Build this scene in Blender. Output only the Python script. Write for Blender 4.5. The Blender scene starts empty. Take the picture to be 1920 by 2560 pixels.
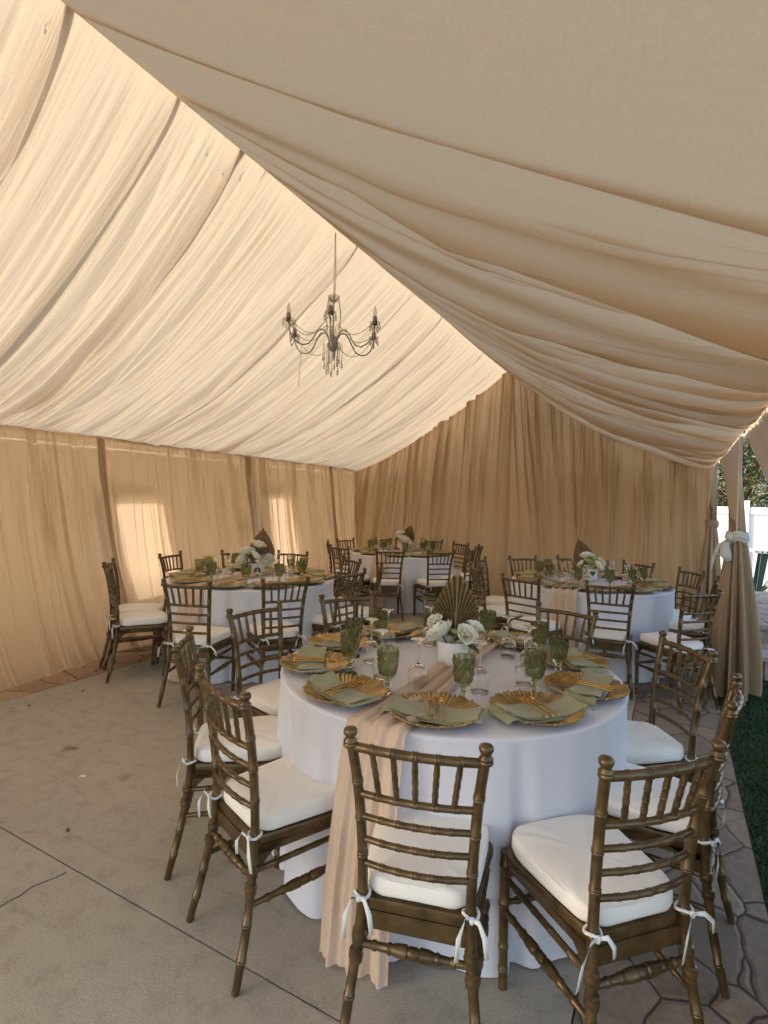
import bpy, math, random
import numpy as np
from mathutils import Matrix, Vector
random.seed(7); rng=np.random.default_rng(11)
sc=bpy.context.scene; COL=sc.collection
PI=math.pi
# ------------------------------------------------------------------ helpers
def tag(o,label=None,cat=None,group=None,kind=None):
    if label: o['label']=label
    if cat: o['category']=cat
    if group: o['group']=group
    if kind: o['kind']=kind
    return o
def mesh(name,V,F,mat=None,smooth=True):
    me=bpy.data.meshes.new(name)
    V=np.asarray(V,dtype=np.float32)
    if isinstance(F,np.ndarray):
        n=F.shape[1]
        me.vertices.add(len(V)); me.vertices.foreach_set('co',V.ravel())
        me.loops.add(F.size); me.loops.foreach_set('vertex_index',F.astype(np.int32).ravel())
        me.polygons.add(len(F)); me.polygons.foreach_set('loop_start',np.arange(0,F.size,n,dtype=np.int32))
        me.polygons.foreach_set('loop_total',np.full(len(F),n,dtype=np.int32))
        me.update(calc_edges=True); me.validate()
    else:
        me.from_pydata([tuple(map(float,v)) for v in V],[],F); me.update()
    if smooth: me.polygons.foreach_set('use_smooth',[True]*len(me.polygons))
    if mat: me.materials.append(mat)
    return me
def link(name,me,parent=None,loc=None,rot=None):
    o=bpy.data.objects.new(name,me); COL.objects.link(o)
    if parent: o.parent=parent
    if loc is not None: o.location=loc
    if rot is not None: o.rotation_euler=rot
    return o
def empty(name,loc=(0,0,0),rz=0):
    o=bpy.data.objects.new(name,None); COL.objects.link(o); o.location=loc; o.rotation_euler=(0,0,rz); o.empty_display_size=.1
    return o
class MB:
    """collects shapes into one mesh"""
    def __init__(s): s.V=[]; s.F=[]
    def add(s,V,F):
        b=len(s.V); s.V+=[tuple(v) for v in V]; s.F+=[tuple(i+b for i in f) for f in F]; return s
    def box(s,x0,x1,y0,y1,z0,z1):
        return s.add([(x,y,z) for z in (z0,z1) for y in (y0,y1) for x in (x0,x1)],[(0,2,3,1),(4,5,7,6),(0,1,5,4),(2,6,7,3),(0,4,6,2),(1,3,7,5)])
    def tube(s,P,R,n=10,cap=True):
        P=[np.array(p,float) for p in P]; m=len(P)
        if not hasattr(R,'__len__'): R=[R]*m
        T=[]
        for i in range(m):
            a=P[max(i-1,0)]; b=P[min(i+1,m-1)]; t=b-a; l=np.linalg.norm(t); T.append(t/l if l>1e-9 else np.array([0,0,1.]))
        ref=np.array([0,0,1.]) if abs(T[0][2])<.9 else np.array([1.,0,0])
        u=np.cross(T[0],ref); u/=np.linalg.norm(u); V=[]
        for i in range(m):
            u=u-T[i]*np.dot(u,T[i]); u/=np.linalg.norm(u); v=np.cross(T[i],u)
            for k in range(n):
                a=2*PI*k/n; V.append(P[i]+R[i]*(math.cos(a)*u+math.sin(a)*v))
        F=[(i*n+k,i*n+(k+1)%n,(i+1)*n+(k+1)%n,(i+1)*n+k) for i in range(m-1) for k in range(n)]
        if cap: F+= [tuple(range(n-1,-1,-1)),tuple((m-1)*n+k for k in range(n))]
        return s.add(V,F)
    def lathe(s,prof,n=24,c=(0,0,0),fn=None):
        V=[];m=len(prof)
        for i,(r,z) in enumerate(prof):
            for k in range(n):
                a=2*PI*k/n; rr=r*(fn(i,a) if fn else 1)
                V.append((c[0]+rr*math.cos(a),c[1]+rr*math.sin(a),c[2]+z))
        F=[(i*n+k,i*n+(k+1)%n,(i+1)*n+(k+1)%n,(i+1)*n+k) for i in range(m-1) for k in range(n)]
        return s.add(V,F)
    def ribbon(s,P,W,side,th=.0012):
        """thin cloth band through points P, width vectors `side`"""
        V=[];m=len(P)
        for i,p in enumerate(P):
            p=np.array(p,float); sd=np.array(side[i] if hasattr(side[0],'__len__') else side,float)
            w=W[i] if hasattr(W,'__len__') else W
            t=np.array(P[min(i+1,m-1)],float)-np.array(P[max(i-1,0)],float); nn=np.cross(t,sd); nn/= (np.linalg.norm(nn)+1e-9)
            for a in(-1,1): V.append(p+sd*w/2*a+nn*th)
            for a in(1,-1): V.append(p+sd*w/2*a-nn*th)
        F=[(i*4+k,i*4+(k+1)%4,(i+1)*4+(k+1)%4,(i+1)*4+k) for i in range(m-1) for k in range(4)]+[(3,2,1,0),tuple((m-1)*4+k for k in range(4))]
        return s.add(V,F)
    def me(s,name,mat,smooth=True,auto=None):
        m=mesh(name,s.V,s.F,mat,smooth)
        if auto:
            m.set_sharp_from_angle(angle=math.radians(auto))
        return m
def gridF(nu,nv,wrap=False):
    """indices for grid stored [u*nv+v]"""
    uu=np.arange(nu if wrap else nu-1); vv=np.arange(nv-1)
    U,Vv=np.meshgrid(uu,vv,indexing='ij'); U2=(U+1)%nu
    return np.stack([U*nv+Vv,U2*nv+Vv,U2*nv+Vv+1,U*nv+Vv+1],-1).reshape(-1,4)
def vn(x,seed,per=None):
    """smooth 1-D value noise, -1..1"""
    x=np.asarray(x,float); r=np.random.default_rng(seed).uniform(-1,1,4096)
    i=np.floor(x).astype(int); f=x-i; f=f*f*(3-2*f)
    if per: a,b=r[i%per],r[(i+1)%per]
    else: a,b=r[i%4096],r[(i+1)%4096]
    return a*(1-f)+b*f
# ------------------------------------------------------------------ materials
def nodes(name):
    m=bpy.data.materials.new(name); m.use_nodes=True; nt=m.node_tree; nt.nodes.clear()
    out=nt.nodes.new('ShaderNodeOutputMaterial'); return m,nt,out
def N(nt,t,**k):
    n=nt.nodes.new(t)
    for a,b in k.items():
        if a.startswith('i_'):
            key=a[2:]; key=int(key) if key.isdigit() else key.replace('_',' ')
            n.inputs[key].default_value=b
        else: setattr(n,a,b)
    return n
def rgba(c): return (c[0],c[1],c[2],1)
def ramp(nt,fac,stops):
    r=N(nt,'ShaderNodeValToRGB'); e=r.color_ramp.elements
    while len(e)<len(stops): e.new(.5)
    for i,(p,c) in enumerate(stops): e[i].position=p; e[i].color=rgba(c)
    nt.links.new(fac,r.inputs[0]); return r.outputs[0]
def pbr(name,col,rough=.5,metal=0,bump=0,bscale=200,vary=0,vscale=8,spec=.5,sheen=0,coat=0,stretch=None):
    m,nt,out=nodes(name); b=N(nt,'ShaderNodeBsdfPrincipled'); L=nt.links.new
    b.inputs['Base Color'].default_value=rgba(col); b.inputs['Roughness'].default_value=rough; b.inputs['Metallic'].default_value=metal
    b.inputs['Specular IOR Level'].default_value=spec
    if sheen: b.inputs['Sheen Weight'].default_value=sheen
    if coat: b.inputs['Coat Weight'].default_value=coat; b.inputs['Coat Roughness'].default_value=.25
    tc=N(nt,'ShaderNodeTexCoord'); src=tc.outputs['Object']
    if stretch:
        mp=N(nt,'ShaderNodeMapping'); mp.inputs['Scale'].default_value=stretch; L(src,mp.inputs[0]); src=mp.outputs[0]
    if vary:
        n=N(nt,'ShaderNodeTexNoise'); n.inputs['Scale'].default_value=vscale; n.inputs['Detail'].default_value=5; L(src,n.inputs['Vector'])
        lo=tuple(c*(1-vary) for c in col); hi=tuple(min(1,c*(1+vary)) for c in col)
        L(ramp(nt,n.outputs[0],[(.3,lo),(.7,hi)]),b.inputs['Base Color'])
        r=N(nt,'ShaderNodeMapRange'); r.inputs['To Min'].default_value=max(0,rough-.1); r.inputs['To Max'].default_value=min(1,rough+.1); L(n.outputs[0],r.inputs[0]); L(r.outputs[0],b.inputs['Roughness'])
    if bump:
        n=N(nt,'ShaderNodeTexNoise'); n.inputs['Scale'].default_value=bscale; n.inputs['Detail'].default_value=3; L(src,n.inputs['Vector'])
        bp=N(nt,'ShaderNodeBump'); bp.inputs['Strength'].default_value=bump; bp.inputs['Distance'].default_value=.002; L(n.outputs[0],bp.inputs['Height']); L(bp.outputs[0],b.inputs['Normal'])
    L(b.outputs[0],out.inputs[0]); return m
def cloth(name,col,tcol,mix=.5,stretch=(1,1,1),bump=.3,bscale=60,bdist=.004,weave=0,vary=.03,crease=None):
    """thin fabric: part reflects, part lets light through"""
    m,nt,out=nodes(name); L=nt.links.new
    tc=N(nt,'ShaderNodeTexCoord'); mp=N(nt,'ShaderNodeMapping'); mp.inputs['Scale'].default_value=stretch; L(tc.outputs['Object'],mp.inputs[0])
    n=N(nt,'ShaderNodeTexNoise'); n.inputs['Scale'].default_value=bscale; n.inputs['Detail'].default_value=4; L(mp.outputs[0],n.inputs['Vector'])
    bp=N(nt,'ShaderNodeBump'); bp.inputs['Strength'].default_value=bump; bp.inputs['Distance'].default_value=bdist; L(n.outputs[0],bp.inputs['Height'])
    w=N(nt,'ShaderNodeTexNoise'); w.inputs['Scale'].default_value=700; w.inputs['Detail'].default_value=2; L(tc.outputs['Object'],w.inputs['Vector'])
    bp2=N(nt,'ShaderNodeBump'); bp2.inputs['Strength'].default_value=.12; bp2.inputs['Distance'].default_value=.001; L(w.outputs[0],bp2.inputs['Height']); L(bp.outputs[0],bp2.inputs['Normal'])
    nv=N(nt,'ShaderNodeTexNoise'); nv.inputs['Scale'].default_value=90; nv.inputs['Detail'].default_value=6; L(tc.outputs['Object'],nv.inputs['Vector'])
    def vr(c): return ramp(nt,nv.outputs[0],[(.35,tuple(x*(1-vary) for x in c)),(.65,tuple(min(1,x*(1+vary)) for x in c))])
    d=N(nt,'ShaderNodeBsdfDiffuse'); L(vr(col),d.inputs[0]); L(bp2.outputs[0],d.inputs['Normal'])
    t=N(nt,'ShaderNodeBsdfTranslucent'); L(vr(tcol),t.inputs[0]); L(bp2.outputs[0],t.inputs['Normal'])
    mx=N(nt,'ShaderNodeMixShader'); mx.inputs[0].default_value=mix; L(d.outputs[0],mx.inputs[1]); L(t.outputs[0],mx.inputs[2])
    L(mx.outputs[0],out.inputs[0]); return m
M={}
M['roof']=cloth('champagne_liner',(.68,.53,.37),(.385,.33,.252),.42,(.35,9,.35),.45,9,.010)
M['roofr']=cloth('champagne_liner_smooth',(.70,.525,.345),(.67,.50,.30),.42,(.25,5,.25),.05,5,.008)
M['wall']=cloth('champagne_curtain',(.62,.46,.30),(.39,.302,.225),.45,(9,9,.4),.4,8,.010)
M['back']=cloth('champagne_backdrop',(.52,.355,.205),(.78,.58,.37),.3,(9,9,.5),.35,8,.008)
M['vinyl']=cloth('vinyl_sidewall',(.70,.66,.60),(.90,.88,.80),.62,(1,1,1),.1,20,.002)
M['hem']=pbr('light_block_cloth',(.50,.36,.24),.9)  # opaque, for the added strips and flap that block light
M['sash']=cloth('cream_sash',(.75,.70,.60),(.8,.75,.65),.3)
M['linen']=cloth('white_tablecloth',(.86,.85,.90),(.80,.80,.84),.20,(1,1,1),.02,8,.002,vary=.01)
M['runner']=cloth('peach_gauze',(.78,.60,.45),(.8,.6,.46),.3,(30,3,3),.6,6,.004)
M['bronze']=pbr('bronze_paint',(.120,.075,.029),.34,.5,bump=.2,bscale=90,vary=.35,vscale=22,coat=.2)
M['cushion']=pbr('ivory_cushion',(.87,.82,.74),.85,bump=.35,bscale=500,vary=.03,vscale=6,sheen=.2)
M['tie']=pbr('white_cotton_tie',(.74,.74,.70),.9)
M['gold']=pbr('gold_charger',(.44,.315,.155),.34,.9,bump=.2,bscale=120,vary=.3,vscale=25)
M['cutlery']=pbr('gold_cutlery',(.55,.33,.10),.25,.95)
M['napkin']=pbr('sage_napkin',(.30,.285,.155),.9,bump=.3,bscale=400,vary=.1,vscale=20,sheen=.2)
M['vase']=pbr('white_ceramic',(.75,.73,.70),.5,bump=.1,bscale=60)
M['petal']=cloth('white_petal',(.95,.91,.80),(.85,.83,.66),.18,(1,1,1),.3,80,.002)
M['petalg']=cloth('green_white_petal',(.50,.55,.26),(.5,.6,.2),.3,(1,1,1),.3,80,.002)
M['leaf']=pbr('green_leaf',(.035,.07,.02),.45,vary=.3,vscale=20)
M['palm']=pbr('bronze_palm',(.28,.20,.10),.5,.25,vary=.2,vscale=30)
M['palmb']=pbr('brown_palm',(.17,.085,.038),.5,vary=.2,vscale=30)
M['grey']=pbr('pewter_metal',(.50,.49,.47),.35,.6)
M['sleeve']=pbr('candle_sleeve',(.34,.29,.28),.6)
M['white']=pbr('white_vinyl_fence',(.80,.80,.80),.45,vary=.02)
M['pole']=pbr('white_steel_pole',(.7,.7,.7),.4)
M['greenp']=pbr('green_plastic',(.012,.045,.032),.4)
M['agave']=pbr('agave',(.07,.12,.08),.5,vary=.25,vscale=9)
M['dark']=pbr('dark_soil',(.03,.025,.02),.95)
M['crack']=pbr('crack_line',(.06,.05,.04),.95)
M['bark']=pbr('bark',(.08,.055,.04),.9,bump=.6,bscale=30,vary=.3)
M['dry']=pbr('dry_leaf',(.09,.05,.025),.8)
M['paper']=pbr('paper',(.8,.78,.74),.8)
def leafmat(name,stops):
    m,nt,out=nodes(name); L=nt.links.new; b=N(nt,'ShaderNodeBsdfPrincipled'); b.inputs['Roughness'].default_value=.4
    g=N(nt,'ShaderNodeNewGeometry'); L(ramp(nt,g.outputs['Random Per Island'],stops),b.inputs['Base Color'])
    t=N(nt,'ShaderNodeBsdfTranslucent'); L(ramp(nt,g.outputs['Random Per Island'],stops),t.inputs[0]); mx=N(nt,'ShaderNodeMixShader'); mx.inputs[0].default_value=.25
    L(b.outputs[0],mx.inputs[1]); L(t.outputs[0],mx.inputs[2]); L(mx.outputs[0],out.inputs[0]); return m
M['hedge']=leafmat('photinia_leaves',[(0,(.02,.05,.012)),(.45,(.05,.10,.02)),(.75,(.12,.07,.025)),(1,(.16,.035,.02))])
M['dtree']=leafmat('dark_evergreen',[(0,(.01,.03,.01)),(.6,(.03,.07,.02)),(1,(.06,.11,.03))])
M['grass']=leafmat('turf_blades',[(0,(.02,.045,.012)),(.6,(.035,.075,.02)),(1,(.06,.11,.03))])
def glass(name,col,ior=1.45,rough=.0):
    m,nt,out=nodes(name); b=N(nt,'ShaderNodeBsdfPrincipled'); b.inputs['Base Color'].default_value=rgba(col); b.inputs['Roughness'].default_value=rough
    b.inputs['IOR'].default_value=ior; b.inputs['Transmission Weight'].default_value=1; nt.links.new(b.outputs[0],out.inputs[0]); return m
def thinglass(name,col,base=.04):
    m,nt,out=nodes(name); L=nt.links.new; t=N(nt,'ShaderNodeBsdfTransparent'); t.inputs[0].default_value=rgba(col)
    g=N(nt,'ShaderNodeBsdfGlossy'); g.inputs['Roughness'].default_value=.03; f=N(nt,'ShaderNodeFresnel'); g2=N(nt,'ShaderNodeNewGeometry'); mr=N(nt,'ShaderNodeMapRange'); mr.inputs['To Min'].default_value=1.5; mr.inputs['To Max'].default_value=1/1.5; L(g2.outputs['Backfacing'],mr.inputs[0]); L(mr.outputs[0],f.inputs[0])
    mx=N(nt,'ShaderNodeMixShader'); L(f.outputs[0],mx.inputs[0]); L(t.outputs[0],mx.inputs[1]); L(g.outputs[0],mx.inputs[2]); L(mx.outputs[0],out.inputs[0]); return m
M['goblet']=glass('green_pressed_glass',(.57,.60,.41),1.45,.012)
M['clear']=thinglass('clear_glass',(.80,.77,.74))
M['wineg']=glass('clear_wine_glass',(.985,.98,.97),1.45,0)
M['crystal']=glass('crystal',(.72,.69,.66),1.5)
def floor_mat():
    m,nt,out=nodes('worn_concrete'); L=nt.links.new; b=N(nt,'ShaderNodeBsdfPrincipled'); b.inputs['Roughness'].default_value=.85
    tc=N(nt,'ShaderNodeTexCoord'); P=tc.outputs['Object']
    def nz(s,d=4,r=.5):
        n=N(nt,'ShaderNodeTexNoise'); n.inputs['Scale'].default_value=s; n.inputs['Detail'].default_value=d; n.inputs['Roughness'].default_value=r; L(P,n.inputs['Vector']); return n.outputs[0]
    big=ramp(nt,nz(.9,6,.6),[(.3,(.36,.32,.255)),(.7,(.45,.40,.32))])
    fine=ramp(nt,nz(160,3,.7),[(.32,(.74,.72,.70)),(.5,(.98,.98,.98)),(.72,(1.14,1.14,1.13))])
    mid=ramp(nt,nz(11,5,.7),[(.30,(.80,.78,.75)),(.5,(1,1,1)),(.75,(1.06,1.06,1.05))])
    spot=ramp(nt,nz(5,2,.5),[(.23,(.55,.52,.48)),(.30,(1,1,1))])
    def mul(a,c):
        x=N(nt,'ShaderNodeMix',data_type='RGBA',blend_type='MULTIPLY'); x.inputs[0].default_value=1; L(a,x.inputs[6]); L(c,x.inputs[7]); return x.outputs[2]
    mp=N(nt,'ShaderNodeMapping'); mp.inputs['Scale'].default_value=(1,6,1); mp.inputs['Rotation'].default_value=(0,0,.9); L(P,mp.inputs[0]); ns=N(nt,'ShaderNodeTexNoise'); ns.inputs['Scale'].default_value=2.3; ns.inputs['Detail'].default_value=6; ns.inputs['Roughness'].default_value=.75; L(mp.outputs[0],ns.inputs['Vector'])
    scuff=ramp(nt,ns.outputs[0],[(.30,(.72,.70,.68)),(.40,(1,1,1)),(.66,(1,1,1)),(.74,(1.18,1.17,1.15))])
    L(mul(mul(mul(mul(big,fine),mid),spot),scuff),b.inputs['Base Color'])
    bp=N(nt,'ShaderNodeBump'); bp.inputs['Strength'].default_value=.5; bp.inputs['Distance'].default_value=.003; L(nz(120,4,.7),bp.inputs['Height']); L(bp.outputs[0],b.inputs['Normal'])
    L(b.outputs[0],out.inputs[0]); return m
def stone_mat(name,c1,c2,scale=4.9):
    m,nt,out=nodes(name); L=nt.links.new; b=N(nt,'ShaderNodeBsdfPrincipled'); b.inputs['Roughness'].default_value=.8
    tc=N(nt,'ShaderNodeTexCoord'); n0=N(nt,'ShaderNodeTexNoise'); n0.inputs['Scale'].default_value=2.2; n0.inputs['Detail'].default_value=3; L(tc.outputs['Object'],n0.inputs['Vector'])
    mx=N(nt,'ShaderNodeMix',data_type='RGBA'); mx.inputs[0].default_value=.13; L(tc.outputs['Object'],mx.inputs[6]); L(n0.outputs[1],mx.inputs[7])
    mp=N(nt,'ShaderNodeMapping'); mp.inputs['Scale'].default_value=(1.05,.78,1); mp.inputs['Rotation'].default_value=(0,0,.5); L(mx.outputs[2],mp.inputs[0])
    v=N(nt,'ShaderNodeTexVoronoi',feature='DISTANCE_TO_EDGE'); v.inputs['Scale'].default_value=scale; v.inputs['Randomness'].default_value=.85; L(mp.outputs[0],v.inputs['Vector'])
    vc=N(nt,'ShaderNodeTexVoronoi',feature='F1'); vc.inputs['Scale'].default_value=scale; vc.inputs['Randomness'].default_value=.85; L(mp.outputs[0],vc.inputs['Vector'])
    sep=N(nt,'ShaderNodeSeparateColor'); L(vc.outputs['Color'],sep.inputs[0])
    base=ramp(nt,sep.outputs[0],[(0,c1),(1,c2)])
    n=N(nt,'ShaderNodeTexNoise'); n.inputs['Scale'].default_value=22; n.inputs['Detail'].default_value=6; n.inputs['Roughness'].default_value=.7; L(tc.outputs['Object'],n.inputs['Vector'])
    var=ramp(nt,n.outputs[0],[(.3,(.7,.68,.68)),(.65,(1.1,1.08,1.05))])
    edge=ramp(nt,v.outputs['Distance'],[(.006,(.20,.15,.12)),(.024,(1,1,1))])
    def mul(a,c):
        x=N(nt,'ShaderNodeMix',data_type='RGBA',blend_type='MULTIPLY'); x.inputs[0].default_value=1; L(a,x.inputs[6]); L(c,x.inputs[7]); return x.outputs[2]
    L(mul(mul(base,var),edge),b.inputs['Base Color'])
    hr=ramp(nt,v.outputs['Distance'],[(0,(0,0,0)),(.06,(1,1,1))])
    bp=N(nt,'ShaderNodeBump'); bp.inputs['Strength'].default_value=.8; bp.inputs['Distance'].default_value=.008; L(hr,bp.inputs['Height'])
    bp2=N(nt,'ShaderNodeBump'); bp2.inputs['Strength'].default_value=.35; bp2.inputs['Distance'].default_value=.004; L(n.outputs[0],bp2.inputs['Height']); L(bp.outputs[0],bp2.inputs['Normal']); L(bp2.outputs[0],b.inputs['Normal'])
    L(b.outputs[0],out.inputs[0]); return m
M['concrete']=floor_mat()
M['stone']=stone_mat('stamped_flagstone',(.21,.15,.10),(.31,.23,.155))
M['stoneL']=stone_mat('stamped_flagstone_warm',(.30,.19,.12),(.42,.28,.18))
M['patio']=stone_mat('pale_patio_stone',(.34,.28,.22),(.44,.37,.29),2.5)
M['ground']=pbr('garden_ground',(.05,.06,.03),.95,vary=.3,vscale=3)
# ------------------------------------------------------------------ ground
def structure(name,mb,mat,smooth=False):
    return tag(link(name,mb.me(name,mat,smooth)),kind='structure')
structure('ground',MB().box(-400,400,-400,400,-.30,-.10),M['ground'])
structure('slab_bed',MB().box(-5.4,.45,-6,9.0,-.095,-.028),M['dark'])
structure('concrete_slab',MB().box(-4.22,-.217,1.322,9.0,-.027,0),M['concrete'])
structure('concrete_slab',MB().box(-4.22,-.217,-6,1.314,-.027,0),M['concrete'])
structure('flagstone_path',MB().box(-.2115,.362,-6,5.9,-.027,.001),M['stone'])
structure('flagstone_path',MB().box(-.2115,.55,5.905,9.6,-.027,.001),M['stone'])
structure('flagstone_border',MB().box(-6.6,-4.228,-6,9.6,-.027,.001),M['stoneL'])
structure('lawn_base',MB().box(.366,6.0,-6,5.9,-.09,-.012),M['ground'])
structure('sunlit_patio',MB().box(-6.5,9,9.605,12.12,-.06,.0),M['patio'])
# raised stone terrace beside the lawn, with a step
structure('raised_terrace',MB().box(.80,6,6.80,9.6,-.05,.30).box(.77,6.03,6.76,9.6,.302,.345),M['patio'])
structure('terrace_step',MB().box(.80,6,6.10,6.755,-.05,.13).box(.77,6.03,6.06,6.75,.132,.17),M['patio'])
mb=MB()
pts=[(-2.096,1.290),(-2.105,1.245),(-2.118,1.21),(-2.13,1.178),(-2.118,1.13),(-2.125,1.095),(-2.122,1.06),(-2.16,.98),(-2.14,.9)]
mb.ribbon([(x,y,.0015) for x,y in pts],[.003,.0022,.003,.002,.003,.0025,.003,.002,.001],[1,.15,0],.0008)
structure('pavement_crack',mb,M['crack'])
# turf
n=90000; x=rng.uniform(.372,2.2,n)**1.0; y=rng.uniform(.6,5.88,n); h=rng.uniform(.018,.035,n); a=rng.uniform(0,2*PI,n); w=.0035
dx=np.cos(a)*w; dy=np.sin(a)*w; lx=rng.normal(0,.012,n); ly=rng.normal(0,.012,n)
V=np.stack([np.stack([x-dx,y-dy,np.full(n,-.012)],1),np.stack([x+dx,y+dy,np.full(n,-.012)],1),np.stack([x+lx,y+ly,-.012+h],1)],1).reshape(-1,3)
tag(link('lawn_grass',mesh('lawn_grass',V,np.arange(3*n).reshape(-1,3),M['grass'],False)),'short dark green turf beside the flagstone path','grass',kind='stuff')
# ------------------------------------------------------------------ tent canopy
RX,RZ=-2.44,3.68; LX,LZ=-5.28,2.10; EX,EZ=.45,2.12; Y0,Y1=-2.2,8.70
def roof_pt(side,s,sag=None):
    x1,z1=(LX,LZ) if side=='L' else (EX,EZ)
    S=.15 if side=='L' else .17
    return RX+(x1-RX)*s, RZ+(z1-RZ)*s-4*S*s*(1-s)
tent=empty('event_tent',(RX,2.5,0)); tag(tent,'large gable event tent lined with draped champagne fabric','tent')
tent_off=np.array([RX,2.5,0])
def tpart(name,me): 
    o=link(name,me,tent); o.location=-Vector(tent_off); return o
def roof(side,folds,seed,fine):
    ns,ny=72,2300
    s=np.linspace(0,1,ns)[None,:]; y=np.linspace(Y0,Y1,ny)[:,None]
    x1,z1=(LX,LZ) if side=='L' else (EX,EZ)
    X,Z=roof_pt(side,s); X=X+0*y; Z=Z+0*y
    TA=np.ones_like(y) if side=='L' else .28+.72*np.clip((y-1.9)/1.1,0,1)**1.3
    if side=='R': Z=Z+4*.17*s*(1-s)*(1-TA)
    r=np.random.default_rng(seed)
    OV=.5 if side=='L' else 1.1
    H=np.zeros((ny,ns)); Yw=y+0*s
    Yw=Yw+.02*np.sin(PI*s)*vn(y*2,seed+5)
    lst=list(folds)
    for k in range(fine):
        yk=r.uniform(Y0,Y1); w=r.choice([.008,.013,.022,.036,.06],p=[.33,.33,.2,.1,.04]); A_=(1 if side=='L' else 1.5) if yk>1.9 or side=='L' else .12; A=w*r.uniform(.35,.95)*A_; d=r.normal(0,.10)
        s0=r.uniform(-.3,.5); s1=s0+r.uniform(.5,1.3); lst.append((yk,yk+d,w,A,s0,s1))
    for (ya,yb,w,A,s0,s1) in lst:
        m=(y[:,0]>min(ya,yb)-6*w-.15)&(y[:,0]<max(ya,yb)+6*w+.15)
        if not m.any(): continue
        c=ya+(yb-ya)*s+.02*math.sin(ya*7)*np.sin(s*PI)
        ww=w*(.55+.9*np.sin(PI*np.clip(s,0,1))**.8)*(1 if side=='L' else .72)
        t=(y[m]-c)/ww
        prof=np.where(t>0,np.exp(-(t/.6)**2),np.exp(-(t/1.5)**2))
        win=np.clip((s-s0)/.15,0,1)*np.clip((s1-s)/.2,0,1)
        H[m]+=A*prof*win; Yw[m]+=OV*A*prof*win
    # gathered tension at the ridge hooks and at the eave
    H+=.004*vn(y*55,seed+1)*(np.exp(-s/.22)+np.exp(-(1-s)/.2)*.8)+.006*vn(y*18,seed+2)*(.3+np.exp(-s/.3))
    H+=(.02 if side=='L' else .008)*vn(y*1.3+.5*s,seed+3)*np.sin(PI*s)
    # swags between the rafters
    sw=np.abs(np.sin(PI*(y-.0)/2.1))
    H=H*(1-np.exp(-s/(.03 if side=='L' else .22)))*(1-.9*np.exp(-(1-s)/.02)); Z=Z-H-.035*sw*np.sin(PI*s)*TA
    # scalloped eave line
    Z=Z+(.02*sw-.01)*(s**8)
    V=np.stack([X,Yw,Z],-1).reshape(-1,3)
    return mesh('roof_lining',V,gridF(ny,ns),M['roof' if side=='L' else 'roofr'])
Lf=[(1.45,1.55,.06,.05,-1,2),(1.55,1.66,.03,.025,-1,2),(2.05,2.08,.05,.045,-1,2),(2.54,2.46,.03,.03,-1,2),(2.74,2.77,.045,.035,-1,2),(3.03,2.95,.03,.02,-1,2),(3.74,3.84,.02,.02,-1,2),
 (3.93,3.92,.05,.04,-1,2),(4.5,4.4,.03,.02,-1,2),(4.95,5.15,.035,.03,-1,2),(5.45,5.35,.05,.03,-1,2),(5.84,5.60,.06,.05,-1,2),(6.3,6.2,.03,.025,-1,2),(6.8,6.9,.05,.03,-1,2),(7.4,7.2,.05,.04,-1,2),(7.9,7.9,.04,.03,-1,2),(.7,.8,.05,.04,-1,2),(-.2,-.1,.06,.04,-1,2)]
Rf=[(1.46,1.66,.035,.055,-1,2),(1.80,1.90,.03,.03,.4,2),(2.04,2.14,.10,.12,-1,2),(2.2,2.3,.04,.04,-1,2),(2.35,2.42,.08,.04,-1,2),(2.72,2.82,.15,.085,-1,2),(3.1,3.25,.08,.035,-1,2),(3.5,3.55,.10,.05,-1,2),(4.2,4.0,.13,.08,-1,2),(4.75,4.15,.10,.06,-1,2),(5.2,5.1,.08,.05,-1,2),(5.9,5.85,.1,.06,-1,2),(6.4,6.2,.1,.06,-1,2),(7.1,6.5,.12,.08,-1,2),(7.6,7.5,.08,.05,-1,2),(8.1,8.2,.06,.04,-1,2)]
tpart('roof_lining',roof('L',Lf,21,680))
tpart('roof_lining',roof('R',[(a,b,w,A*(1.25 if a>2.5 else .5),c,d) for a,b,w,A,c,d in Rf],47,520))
# unseen opaque strips added outside the lining to darken it along folds
def band(side,ya,yb,wa,wb,lift=.022,s0=0,s1=1):
    P=[];W=[]
    for i in range(15):
        s=s0+(s1-s0)*i/14; X,Z=roof_pt(side,s); sw=abs(math.sin(PI*(ya+(yb-ya)*s)/2.1))
        P.append((X,ya+(yb-ya)*s,Z+lift+(0 if side=='L' or ya>2.9 else 4*.17*s*(1-s)*(.6 if ya<2.5 else .15))-.035*sw*math.sin(PI*s))); W.append(wa+(wb-wa)*s)
    mb=MB(); mb.ribbon(P,W,[0,1,0],.001); tpart('shade_band',mb.me('shade_band',M['hem']))
for b in [(1.45,1.56,.06,.07),(2.05,2.08,.035,.085),(2.54,2.46,.07,.03),(2.76,2.78,.015,.05),(3.92,3.92,.03,.06),(5.83,5.60,.03,.07),(5.05,5.15,.012,.03),(7.4,7.2,.03,.05),(.72,.8,.05,.07),(-.6,-.5,.05,.05)]: band('L',b[0],b[1],b[2]*.65,b[3]*.65)
for b in [(1.46,1.66,.02,.035),(2.0,2.08,.05,.09),(2.68,2.79,.07,.11),(4.15,3.95,.07,.10),(4.70,4.12,.07,.07),(5.85,5.8,.06,.06),(7.05,6.45,.08,.08),(3.45,3.5,.04,.06)]: band('R',*b)
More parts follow.
